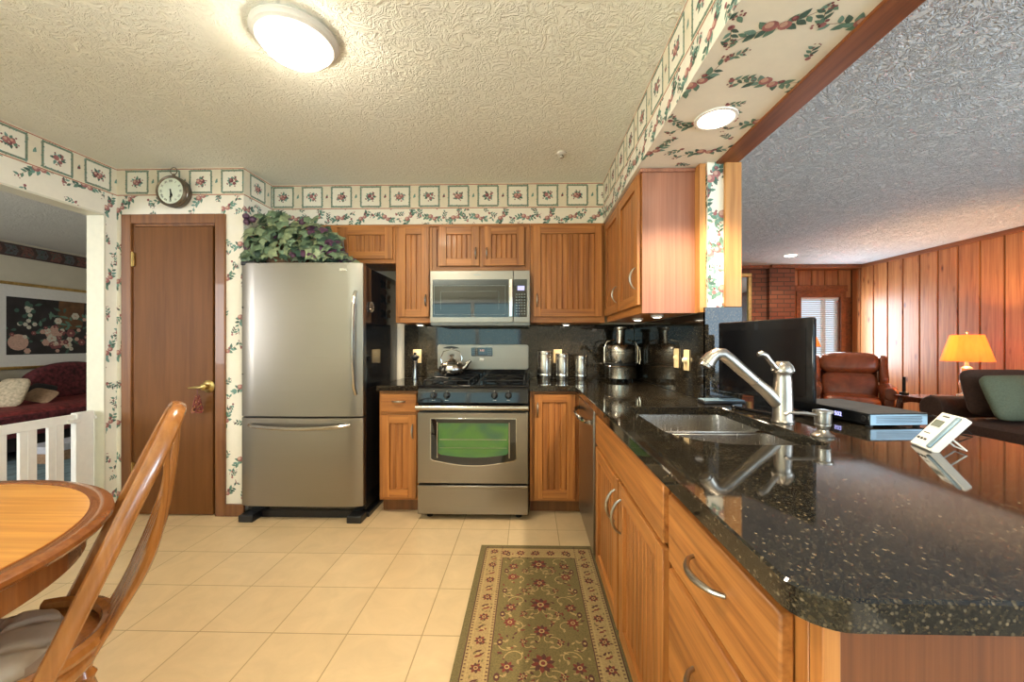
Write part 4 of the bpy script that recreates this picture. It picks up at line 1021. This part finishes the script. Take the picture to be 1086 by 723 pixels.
# ================================================================== RUG, TABLE, CHAIR, GATE
RP = ['rug_edge', 'rug_olive', 'rug_tan', 'rug_red', 'rug_maroon', 'rug_gold']
rx0, rx1, ry0, ry1 = -.282, .388, .55, 2.338
m = MB(); m.prism([(rx0, ry0), (rx1, ry0), (rx1, ry1), (rx0, ry1)], 0, .009, 'z', 0)
q = Orn(m, (0, 0, .009), (1, 0, 0), (0, 1, 0), (rx0, rx1, ry0, ry1), 0, .00012)
def rect(a, b, c, d, mt, lay): q.poly([(a, c), (b, c), (b, d), (a, d)], mt, lay)
rect(rx0+.035, rx1-.035, ry0+.035, ry1-.035, 2, .5); rect(rx0+.135, rx1-.135, ry0+.135, ry1-.135, 1, 1)
rr = random.Random(21)
rmx = (rx0+rx1)/2
for d, mt in ((.032, 4), (.052, 5), (.118, 5), (.135, 4)):
    for a, b, c2, e in ((rx0+d, ry0+d, rx1-d, ry0+d), (rx1-d, ry0+d, rx1-d, ry1-d), (rx1-d, ry1-d, rx0+d, ry1-d), (rx0+d, ry1-d, rx0+d, ry0+d)): q.line(a, b, c2, e, .004, mt, 1.6)
def rosette(x, y, r, c1=3, c2=4, mid=5, n=8, sq=1.0):
    for k in range(n):
        a = 2*pi*k/n+.2; q.leaf(x+.25*r*cos(a), y+.25*r*sin(a)*sq, r*.8, r*.5, a, c1 if k % 2 else c2, 2.5)
    q.disc(x, y, r*.36, mid, 4); q.disc(x, y, r*.2, c1, 5)
def scroll(x, y, r, a0, s, mt=5):
    p = [(x+r*(1-t/14)*cos(a0+s*t*.36), y+r*(1-t/14)*sin(a0+s*t*.36)) for t in range(13)]
    for a, b in zip(p, p[1:]): q.line(*a, *b, .0042, mt, 2)
    q.leaf(p[-1][0], p[-1][1], .022, .012, a0+s*4.5, 2, 2.2)
yb = ry0+.085; k = 0
while yb < ry1-.06:
    for xx in (rx0+.085, rx1-.085):
        if k % 2 == 0: rosette(xx, yb, .024)
        else:
            q.leaf(xx-.02, yb, .04, .014, .5, 4, 2); q.leaf(xx+.02, yb, .04, .014, pi+.5, 3, 2); q.disc(xx, yb, .008, 5, 3)
        for t in range(5): q.leaf(xx+rr.uniform(-.03, .03), yb+rr.uniform(-.03, .03), .018, .007, rr.uniform(0, 6.3), rr.choice((5, 1, 4)), 2)
    for t in range(4):
        for xx in (rx0+.042, rx1-.042, rx0+.127, rx1-.127): q.leaf(xx-.006, yb+t*.017, .012, .006, 0, 4, 2)
    yb += .068; k += 1
xb = rx0+.15
while xb < rx1-.12:
    for yy in (ry0+.085, ry1-.085): rosette(xb, yy, .026)
    xb += .085
y = ry1-.20; k = 0
while y > ry0+.15:
    rosette(rmx, y, .034 if k % 2 else .044, mid=5, n=10)
    for s in (-1, 1):
        rosette(rmx+s*.135, y+(.05 if k % 2 else -.02), .028, 3, 3 if k % 2 else 4, 5, 8)
        rosette(rmx+s*.075, y-.06, .018, 4, 3, 5, 6)
        for (dx, dy, r, a0, sg) in ((.10, .02, .05, 0, 1), (.05, .09, .045, 2, -1), (.15, -.07, .04, 4, 1), (.03, -.05, .035, 1, 1)):
            scroll(rmx+s*dx, y+dy, r, a0 if s > 0 else pi-a0, sg*s)
        for t in range(20): q.leaf(rmx+s*rr.uniform(.02, .18), y+rr.uniform(-.1, .1), rr.uniform(.014, .026), .009, rr.uniform(0, 6.3), rr.choice((5, 4, 3, 2)), 2)
        q.disc(rmx+s*.17, y+.1, .012, 4, 3, 8, 1.6); q.disc(rmx+s*.17, y+.1, .006, 5, 4)
    y -= .165; k += 1
tag(m.build('rug', RP), 'olive green floral runner rug on the tiles beside the sink cabinets', 'rug')

TX, TY, TR = -1.636, .672, .622
t = thing('dining_table', 'round oak pedestal dining table at the left edge', 'table', (TX, TY, 0))
MB().lathe([(0, .722), (TR-.05, .722), (TR-.05, .7495), (0, .7495)], n=96).build('tabletop', 'table_top_oak', t, ang=60)
MB().lathe([(TR-.05, .7475), (TR-.044, .7475), (TR-.040, .750), (TR-.012, .750), (TR-.002, .744), (TR, .735), (TR-.008, .724), (TR-.020, .718), (TR-.05, .718)], n=96).build('edge_moulding', 'table_edge_oak', t)
MB().lathe([(TR-.075, .645), (TR-.055, .645), (TR-.055, .718), (TR-.075, .718)], n=96).build('apron', 'table_edge_oak', t)
MB().lathe([(0, .05), (.09, .05), (.11, .10), (.10, .16), (.07, .22), (.06, .30), (.08, .38), (.10, .46), (.085, .54), (.07, .60), (.12, .66), (.20, .70), (.20, .722), (0, .722)], n=32).build('pedestal', 'table_edge_oak', t)
for k in range(4):
    a = pi/4+k*pi/2
    MB().tube([(cos(a)*.06, sin(a)*.06, .14), (cos(a)*.20, sin(a)*.20, .13), (cos(a)*.32, sin(a)*.32, .07), (cos(a)*.40, sin(a)*.40, .026)], [.045, .042, .034, .026], 10, flat=.7).build('foot', 'table_edge_oak', t)

ch = thing('dining_chair', 'oak bow-back dining chair with flared slats tucked under the round table', 'chair', (-1.290, .880, 0), 2.317)
so = [(.225*math.copysign(abs(cos(a))**.75, cos(a)), .215*math.copysign(abs(sin(a))**.8, sin(a))) for a in (2*pi*k/40 for k in range(40))]
MB().prism(so, .415, .452, 'z').build('seat', 'chair_oak', ch, bevel=.012, seg=3)
# hoop: starts low on both sides of the seat, leans back and closes in a narrow round top
hp = []
for k in range(33):
    u = -1+2*k/32
    ang = u*pi/2
    xx = .200*math.copysign(abs(sin(ang))**.62, u)*(1-.0*abs(u)); zz = .41+.615*(cos(ang)**.85 if abs(u) < 1 else 0)
    hp.append((xx, -.115-.249*((zz-.41)/.615), zz))
MB().tube(hp, [.0195]*33, 10, ref=(0, 1, .35), flat=.62).build('hoop', 'chair_oak', ch)
def hoop_at(x):
    best = min((abs(p[0]-x)-p[2]*.001, p) for p in hp if p[2] > .75); return best[1]
for k, sx in enumerate((-.115, -.058, 0, .058, .115)):
    tp = hoop_at(sx*1.05); pts = []; rs = []; fl = []
    for i in range(15):
        u = i/14; z = .44+(tp[2]-.005-.44)*u
        yb = -.205+(tp[1]+.205)*u - .046*sin(pi*u)
        pts.append((sx*(.80+.25*u), yb, z)); lobe = math.exp(-((u-.40)/.15)**2); rs.append(.009+.019*lobe-.0015*u); fl.append(.9-.35*lobe)
    MB().tube(pts, rs, 10, ref=(1, 0, 0), flat=fl).build('slat', 'chair_oak', ch)
MB().tube([(.20*sin(q), -.03-.195*cos(q), .468) for q in (radians(a) for a in range(-75, 76, 10))], .019, 8, flat=1.0).build('seat_rim', 'chair_oak', ch)
for sx in (-1, 1):
    for sy in (-1, 1):
        prof = [(.013, 0), (.017, .03), (.014, .05), (.018, .12), (.024, .19), (.019, .235), (.027, .25), (.019, .268), (.024, .285), (.026, .33), (.021, .40), (.018, .42)]
        lean = Matrix.Translation((sx*.205, sy*.19, 0)) @ Matrix(((1, 0, -sx*.16, 0), (0, 1, -sy*.12, 0), (0, 0, 1, 0), (0, 0, 0, 1)))
        MB().lathe(prof, n=16, M=lean).build('leg', 'chair_oak', ch)
m = MB()
for sx in (-1, 1): m.tube([(sx*.178, .165, .17), (sx*.175, 0, .17), (sx*.178, -.165, .17)], [.008, .014, .008], 10)
m.tube([(-.175, 0, .17), (0, 0, .17), (.175, 0, .17)], [.008, .014, .008], 10); m.build('stretcher', 'chair_oak', ch)
cu = thing('seat_cushion', 'tufted taupe seat cushion on the oak dining chair', 'cushion', (-1.290, .880, .4525), 2.317)
def cush(u, v):
    x = (u-.5)*2; y = (v-.5)*2
    r = max(abs(x), abs(y)); sc = (1 if r == 0 else r/ max(1e-6, (abs(x)**3.2+abs(y)**3.2)**(1/3.2)))
    px, py = x*sc, y*sc
    h = .040*(1-r**6)**.5 if r < 1 else 0
    cr = min([abs(((x+1)*1.5) % 1-.0), abs(1-((x+1)*1.5) % 1)])*1.0; cr2 = min([((y+1)*1.5) % 1, 1-((y+1)*1.5) % 1])
    h -= .012*math.exp(-(min(cr, cr2)/.10)**2)*(1 if r < .93 else 0)
    return (px*.178, py*.162+.020, .004+max(0, h))
m = MB().grid(cush, 40, 40); m.grid(lambda u, v: (cush(1-u, v)[0], cush(1-u, v)[1], .001), 20, 20)
m.build('pad', 'cushion_taupe', cu, ang=80)
m = MB(); m.grid(lambda u, v: (cush(.5+(u-.5)*.98, .03+v*.33)[0], cush(.5+(u-.5)*.98, .03+v*.33)[1], cush(.5+(u-.5)*.98, .03+v*.33)[2]+.003), 30, 10); m.build('light_flap', 'cushion_taupe_light', cu, ang=80)

g = thing('baby_gate', 'white slatted safety gate across the doorway to the den', 'gate', (-2.965, 2.604, 0))
m = MB(); m.box(-.012, .012, -1.25, 0, .69, .745).build('top_rail', 'white_paint', g, bevel=.003)
MB().box(-.012, .012, -1.25, 0, .05, .10).build('bottom_rail', 'white_paint', g, bevel=.003)
MB().box(-.018, .018, -.105, .0, .04, .752).box(-.021, -.018, -.07, -.064, .04, .752).build('end_post', 'white_paint', g, bevel=.003)
for k in range(8):
    y = -.245-k*.137
    MB().box(-.010, .010, y, y+.080, .095, .695).box(.010, .012, y+.036, y+.042, .095, .695).build('slat', 'white_paint', g, bevel=.002)
MB().tube([(0, 0, .705), (0, .012, .705)], .008, 8).lathe([(0, 0), (.013, 0), (.016, .005), (.016, .010), (0, .010)], n=14, M=Matrix.Translation((0, .012, .705)) @ Matrix.Rotation(-pi/2, 4, 'X')).build('pressure_knob', 'white_plastic', g)
MB().box(.012, .03, -.15, -.085, .69, .715).box(.012, .028, -.11, -.09, .70, .745).build('latch', 'white_plastic', g, bevel=.003)

# ================================================================== THE DEN
b = thing('daybed', 'daybed with burgundy cover against the far den wall', 'bed', (-6.24, 4.7, 0))
MB().box(.05, 1.0, -1.15, 1.10, .30, .47).sq((.52, 0, .45), (.50, 1.14, .07), .5, .3, 32, 12).build('mattress_cover', 'burgundy_red', b, bevel=.02)
MB().box(.95, 1.03, -1.16, 1.11, .24, .47).build('skirt', 'burgundy', b, bevel=.02)
MB().box(.03, .96, -1.12, 1.08, .10, .30).build('base', 'black_fabric', b)
for x in (.08, .88):
    for y in (-1.05, 1.0): MB().box(x, x+.06, y, y+.06, 0, .10).build('leg', 'mahogany', b)
o = [(-.52, .40), (-.52, .62)]+[(.52*sin(radians(a)), .60+.27*cos(radians(a))) for a in range(-80, 81, 8)]+[(.52, .62), (.52, .40)]
m = MB().prism([(y+.42, z) for y, z in o], .06, .20, 'x'); tag(m.build('bed_cushion', 'burgundy', None, bevel=.05, seg=4, loc=(-6.24, 4.7, .095)), 'large arched burgundy back cushion on the daybed', 'cushion')
m = MB().prism([(y-.80, z) for y, z in o], .06, .20, 'x'); tag(m.build('bed_cushion', 'burgundy', None, bevel=.05, seg=4, loc=(-6.24, 4.7, .095)), 'burgundy back cushion at the left end of the daybed, behind the cream pillow', 'cushion')
def pillow(name, mat, label, c, rad, rot, e=.45):
    o = MB().sq((0, 0, 0), rad, 1.0, e, 28, 12).build(name, mat, None, loc=c, rot=rot, ang=80); return tag(o, label, 'pillow')
pillow('pillow', 'cream_fabric', 'cream patterned pillow on the daybed', (-5.70, 4.21, .665), (.13, .17, .055), (radians(62), 0, radians(20)))
pillow('pillow', 'black_fabric', 'small black pillow leaning beside the cream one on the daybed', (-5.78, 4.53, .635), (.13, .11, .03), (radians(48), radians(12), radians(15)))
pillow('pillow', 'tan_fabric', 'small tan pillow leaning against the black one on the daybed', (-5.68, 4.46, .60), (.13, .10, .02), (radians(40), radians(14), radians(15)))
bx = thing('storage_box', 'low pale box of folded papers on the den floor beside the daybed', 'box', (-4.95, 4.05, 0))
MB().box(-.14, .14, -.22, .22, 0, .10).build('box', 'tan_fabric', bx, bevel=.004); MB().box(-.145, .145, -.225, .225, .10, .17).build('lid', 'papers', bx, bevel=.004)
p = thing('framed_picture', 'large framed flower still life hanging in the den', 'picture', (-6.26, 5.12, 1.42))
m = MB()
for a, b2, c2, d2 in ((-.76, .76, -.53, -.495), (-.76, .76, .495, .53), (-.76, -.725, -.495, .495), (.725, .76, -.495, .495)): m.box(.001, .035, a, b2, c2, d2)
m.build('frame', 'gold_frame', p, bevel=.005)
MB().box(.002, .014, -.725, .725, -.495, .495).build('mat_board', 'white_paint', p)
m = MB(); m.box(.014, .016, -.55, .55, -.352, .352, 0)
qq = Orn(m, (.016, 0, 0), (0, 1, 0), (0, 0, 1), (-.55, .55, -.352, .352), 0, .0004); rr = random.Random(13)
qq.poly([(-.05, -.05), (.25, .0), (.28, .352), (-.02, .352)], 1, .5)
for k in range(70): qq.leaf(rr.gauss(-.1, .26), rr.gauss(-.06, .17), rr.uniform(.04, .12), .035, rr.uniform(0, 6.3), rr.choice((2, 5, 2)), 1)
for k in range(46):
    x, z = rr.gauss(-.02, .24), rr.gauss(-.10, .10); mt = rr.choice((3, 3, 4, 4, 6)); r0 = rr.uniform(.02, .05)
    for w2 in range(6): a = w2*1.05; qq.disc(x+r0*.6*cos(a), z+r0*.6*sin(a), r0*.55, mt, 2, 8)
    qq.disc(x, z, r0*.3, 6, 3, 8)
for k in range(20): x, z = rr.gauss(-.36, .06), rr.gauss(.14, .1); qq.disc(x, z, .025, 3 if k % 2 else 2, 2, 8)
qq.disc(-.44, -.20, .10, 6, 1.5, 16)  # orange lamp reflection on the picture, painted as a disc
m.build('print', ['painting_dark', 'painting_brown', 'leaf_dark', 'flower_white', 'flower_pink', 'leaf_green', 'apple_light'], p)

# ================================================================== ON THE BAR: SCREEN, BOX, DISPLAY
def along(p, q2):
    d = Vector(q2)-Vector(p); return atan2(d.y, d.x), d.length
NA, FA = (1.065, 1.50), (.915, 1.925)
ang_, Lt = along((*NA, 0), (*FA, 0))
tv = thing('television', 'black flat-screen television standing on the bar behind the faucet', 'television', (NA[0], NA[1], .914), ang_)
# local x runs from the near edge to the far edge, screen faces local +y
MB().prism(rrect(0, Lt, .062, .392, .008, 3), -.018, 0, 'y').build('cabinet', 'black_gloss', tv, bevel=.004)
MB().box(.028, Lt-.028, .0, .0015, .092, .352).build('screen', 'screen_black', tv)
MB().prism([(.10, .11), (Lt-.10, .11), (Lt-.14, .34), (.14, .34)], -.060, -.018, 'y').build('rear_housing', 'black_satin', tv, bevel=.01)
MB().box(Lt/2-.05, Lt/2+.05, -.040, -.019, .012, .12).build('neck', 'black_gloss', tv, bevel=.004)
MB().prism(rrect(.10, Lt-.10, -.115, .045, .03, 5), .0, .014, 'z').build('stand_base', 'black_gloss', tv, bevel=.004)
bx = thing('cable_box', 'black cable box with blue clock digits and perforated side on the bar', 'set-top box', (1.185, 1.402, .914), radians(4))
MB().box(0, .215, 0, .36, .006, .046).build('body', 'black_gloss', bx, bevel=.003)
MB().box(-.001, .216, -.001, .361, .0462, .0485).build('top_cover', 'box_top', bx, bevel=.001)
s_ = MB(); s_.box(.004, .212, -.003, .0, .008, .044); s_.build('side_panel', 'blue_mesh', bx)
m = MB()
for i in range(30):
    for jx in range(5):
        x, z = .026+i*.0056+(.0028 if jx % 2 else 0), .016+jx*.0052
        m.prism([(x+.0018*cos(a*pi/3), z+.0018*sin(a*pi/3)) for a in range(6)], -.0036, -.0029, 'y')
o = m.build('perforations', 'black_satin', bx); o['kind'] = 'stuff'
text_part('502', .022, 'clock_digits', 'led_violet', bx, Matrix.Translation((-.0012, .125, .026)) @ Matrix.Rotation(-pi/2, 4, 'Z') @ FRONT)
MB().lathe([(.010, 0), (.009, .002), (0, .002)], n=20, M=Matrix.Translation((.0, .02, .027)) @ Matrix.Rotation(-pi/2, 4, 'Y')).build('dial', 'black_satin', bx)
m = MB()
for x in (.02, .195):
    for y in (.02, .34): m.lathe([(.010, 0), (.010, .007)], (x, y, 0), 10)
m.build('foot', 'rubber', bx)
# little weather display on its wire stand
A0, A1 = (1.112, 1.178), (1.080, 1.088)
an, L = along((*A0, 0), (*A1, 0))
d = thing('weather_display', 'small white digital display propped on a wire stand on the granite', 'display', (A0[0], A0[1], .9185), an)
# local x: along its lower edge towards the camera; face looks to local -y (towards the sink)
TL = Matrix.Rotation(radians(-38), 4, 'X')
MB().box(0, L, 0, .020, 0, .118, 0, TL).build('case', 'white_plastic', d, bevel=.003)
MB().box(L*.08, L*.58, -.0016, .0, .066, .094, 0, TL).build('screen_bezel', 'white_paint', d)
MB().box(L*.12, L*.54, -.0024, -.0016, .069, .091, 0, TL).build('screen', 'lcd', d)
MB().box(L*.80, L*.98, -.006, .0, .006, .112, 0, TL).build('edge_grip', 'blue_mesh', d, bevel=.003)
m = MB()
for k in range(3): m.box(L*(.10+.16*k), L*(.18+.16*k), -.002, 0, .022, .028, 0, TL)
m.box(L*.12, L*.40, -.0004, 0, .044, .047, 0, TL).box(L*.20, L*.5, -.0004, 0, .104, .108, 0, TL); m.build('button', 'black_satin', d)
MB().tube([TL @ Vector((L*.75, .02, .06)), Vector((L*.80, .085, .002)), Vector((L*.30, .085, .002)), TL @ Vector((L*.25, .02, .06))], .0022, 6).build('stand', 'white_plastic', d)
cb = MB().tube([(1.40, 1.42, .9165), (1.39, 1.36, .9165), (1.405, 1.28, .9175), (1.415, 1.33, .945), (1.40, 1.40, .957), (1.41, 1.46, .935), (1.415, 1.48, .9175)], .0028, 6).build('cable', 'black_satin'); tag(cb, 'thin black cable looping at the far edge of the granite bar', 'cable')

# ================================================================== LIVING ROOM
r = thing('recliner', 'brown leather wing recliner with rolled arms by the window', 'armchair', (4.10, 5.13, 0), radians(-36))
r.scale = (.86, .86, .96)
# faces -y
MB().box(-.36, .36, -.30, .38, .14, .36).build('base', 'leather', r, bevel=.04, seg=3)
MB().sq((0, -.06, .48), (.33, .38, .11), .45, .3, 28, 12).build('seat', 'leather', r)
TB = Matrix.Translation((0, .30, .45)) @ Matrix.Rotation(radians(-14), 4, 'X')
MB().sq((0, 0, .20), (.345, .13, .23), .55, .35, 28, 14, 0, TB).build('backrest', 'leather', r)
MB().sq((0, -.015, .53), (.36, .15, .155), .6, .35, 28, 14, 0, TB).build('head_pillow', 'leather', r)
MB().box(-.35, .35, .05, .16, -.15, .66, 0, TB).build('back_shell', 'leather', r, bevel=.05, seg=3)
for s in (-1, 1):
    MB().prism([(.12, .30), (-.16, .18), (-.22, .30), (-.14, .50), (-.10, .62), (-.02, .66), (.12, .66)], s*.40-.05, s*.40+.05, 'x', 0, TB).build('wing', 'leather', r, bevel=.04, seg=4)
    m = MB().box(s*.40-.055, s*.40+.055, -.34, .32, .14, .62); m.tube([(s*.41, .28, .66), (s*.41, -.2, .66), (s*.41, -.36, .635)], [.085, .088, .080], 16); m.build('arm', 'leather', r, bevel=.01)
    MB().lathe([(0, 0), (.074, 0), (.066, .008), (0, .008)], n=20, M=Matrix.Translation((s*.41, -.361, .635)) @ Matrix.Rotation(pi/2, 4, 'X')).build('arm_scroll', 'leather', r)
    for y in (-.26, .33): MB().lathe([(.016, 0), (.022, .05), (.03, .14)], (s*.32, y, 0), 12).build('leg', 'mahogany', r)
def table_lamp(label, loc, rb, rt, hs, z_shade, base_h, power):
    l = thing('table_lamp', label, 'lamp', loc)
    m = MB(); n = 60; vs = []; fs = []
    for jx, (rad, z) in enumerate(((rb, z_shade), (rt, z_shade+hs))):
        for k in range(n): a = 2*pi*k/n; q2 = rad*(1+.018*cos(20*a)); vs.append((q2*cos(a), q2*sin(a), z))
    nv = len(vs); vs += [(x*.985, y*.985, z) for x, y, z in vs]
    for k in range(n):
        k2 = (k+1) % n; fs += [(k, k2, n+k2, n+k), (nv+k2, nv+k, nv+n+k, nv+n+k2), (k2, k, nv+k, nv+k2), (n+k, n+k2, nv+n+k2, nv+n+k)]
    m.add(vs, fs); m.build('lamp_shade', 'lamp_shade_cloth', l)
    MB().lathe([(0, 0), (.075, 0), (.078, .02), (.05, .03), (.03, .05), (.05, .09), (.062, .14), (.045, .20), (.02, .23), (.028, .25), (.045, .26), (.045, .31), (.02, .33), (.012, z_shade+.02), (0, z_shade+.02)], n=24).build('base', 'ceramic_lamp', l)
    MB().lathe([(.0, z_shade+.03), (.012, z_shade+.03), (.03, z_shade+.08), (.028, z_shade+.11), (0, z_shade+.13)], n=16).build('bulb', 'lamp_dome', l)
    MB().tube([(0, 0, z_shade+.02), (.06, 0, z_shade+.1), (0, 0, z_shade+hs+.02)], .003, 6).tube([(-rt, 0, z_shade+hs-.005), (rt, 0, z_shade+hs-.005)], .003, 6).build('harp', 'brass', l)
    MB().sq((0, 0, z_shade+hs+.03), (.010, .010, .014), nu=10, nv=8).build('finial', 'brass', l)
    q2 = bpy.data.lights.new('lamp_bulb', 'POINT'); q2.energy = power; q2.color = (1, .55, .22); q2.shadow_soft_size = .04
    o = bpy.data.objects.new('lamp_bulb', q2); COL.objects.link(o); o.parent = l; o.location = (0, 0, z_shade+.16); return l
def tble(name, label, x0, x1, y0, y1, h):
    t = thing(name, label, 'table', ((x0+x1)/2, (y0+y1)/2, 0)); a, b2 = (x1-x0)/2, (y1-y0)/2
    MB().box(-a, a, -b2, b2, h-.025, h).build('tabletop', 'mahogany', t, bevel=.006)
    # scalloped apron
    o = [(-b2+.03, h-.025), (-b2+.03, h-.13)]+[(-b2+.03+(2*b2-.06)*k/16, h-.13+.07*sin(pi*k/16)**.6) for k in range(1, 16)]+[(b2-.03, h-.13), (b2-.03, h-.025)]
    MB().prism(o, -a+.03, -a+.05, 'x').prism(o, a-.05, a-.03, 'x').build('apron', 'mahogany', t)
    for sx in (-1, 1):
        for sy in (-1, 1):
            MB().tube([(sx*(a-.045), sy*(b2-.045), h-.03), (sx*(a-.03), sy*(b2-.03), h-.15), (sx*(a-.06), sy*(b2-.06), h*.35), (sx*(a-.03), sy*(b2-.03), .012)], [.03, .034, .017, .022], 10).build('leg', 'mahogany', t)
    return t
tble('end_table', 'dark wooden end table under the large glowing lamp', 4.13, 4.98, 4.10, 4.56, .632)
table_lamp('large table lamp with a glowing orange shade on the end table', (4.70, 4.34, .633), .20, .125, .282, .382, .3, 55)
b = thing('book', 'dark closed book lying on the end table near the lamp', 'book', (4.34, 4.24, .633), .3)
MB().box(-.09, .09, -.06, .06, 0, .028).build('cover', 'black_satin', b, bevel=.003); MB().box(-.086, .092, -.056, .056, .004, .024).build('pages', 'papers', b)
b = thing('cordless_phone', 'dark cordless phone handset standing at the back of the end table', 'phone', (4.19, 4.50, .633))
MB().box(-.03, .03, -.03, .03, 0, .03).build('cradle', 'black_satin', b, bevel=.004); MB().prism(rrect(-.012, .012, -.012, .012, .005, 3), .03, .20, 'z').build('handset', 'black_satin', b)
tble('side_table', 'small dark side table by the living room window behind the television', 3.85, 4.25, 5.72, 6.12, .60)
table_lamp('smaller orange-shaded lamp half hidden behind the television', (4.05, 5.90, .601), .20, .10, .27, .56, .3, 7)
s = thing('sofa', 'dark brown upholstered sofa along the plank wall', 'sofa', (4.42, 3.05, 0))
MB().box(-.50, .52, -1.0, 1.0, .08, .34).build('base', 'sofa_brown', s, bevel=.02)
for y in (-.37, .37): MB().sq((-.10, y, .42), (.44, .365, .115), .4, .25, 28, 12).build('seat_cushion', 'sofa_brown', s)
MB().box(.30, .54, -1.0, 1.0, .34, .86).build('back', 'sofa_brown', s, bevel=.05, seg=3)
for y in (-.88, .88):
    m = MB().box(-.50, .50, y-.10, y+.10, .08, .58); m.tube([(-.51, y, .58), (.50, y, .58)], .115, 20); m.build('arm', 'sofa_brown', s, bevel=.01)
for y in (-.38, .38): MB().sq((.33, y, .66), (.13, .36, .24), .5, .3, 28, 14, 0, Matrix.Translation((.33, y, .66)) @ Matrix.Rotation(radians(14), 4, 'Y') @ Matrix.Translation((-.33, -y, -.66))).build('back_cushion', 'sofa_brown', s)
for x in (-.44, .44):
    for y in (-.94, .94): MB().box(x-.03, x+.03, y-.03, y+.03, 0, .08).build('foot', 'mahogany', s)
pillow('throw_pillow', 'pillow_green', 'sage green throw pillow on the dark brown sofa', (4.20, 3.45, .745), (.31, .20, .085), (radians(68), 0, radians(3)), .28)
pillow('throw_pillow', 'sofa_brown', 'dark brown throw pillow behind the green one against the sofa arm', (4.25, 3.65, .765), (.31, .21, .085), (radians(76), 0, radians(-2)), .28)
t = thing('coffee_table', 'low dark wooden coffee table in front of the sofa', 'table', (3.45, 2.95, 0))
MB().box(-.28, .28, -.5, .5, .40, .44).build('tabletop', 'mahogany', t, bevel=.008); MB().box(-.23, .23, -.44, .44, .30, .40).build('apron', 'mahogany', t)
for x in (-.22, .22):
    for y in (-.42, .42): MB().box(x-.03, x+.03, y-.03, y+.03, 0, .30).build('leg', 'mahogany', t, bevel=.004)
p = thing('framed_mirror', 'gold-framed mirror on the brick chimney, mostly hidden by the wall end', 'mirror', (3.0, 6.36, 1.90))
m = MB()
for a, b2, c2, d2 in ((-.5, .53, -.42, -.36), (-.5, .53, .36, .42), (-.5, -.44, -.36, .36), (.47, .53, -.36, .36)): m.box(a, b2, -.04, -.002, c2, d2)
m.build('frame', 'gold_frame', p, bevel=.008); MB().box(-.44, .47, -.015, -.003, -.36, .36).build('glass', 'mirror_glass', p)
c = thing('candle', 'short yellowish candle on the dark mantel shelf', 'candle', (3.56, 6.2, 1.461))
MB().lathe([(0, 0), (.055, 0), (.055, .10), (.04, .104), (0, .102)], n=20).build('wax', 'rug_gold', c); MB().tube([(0, 0, .10), (.002, 0, .118)], .002, 6).build('wick', 'ink', c)
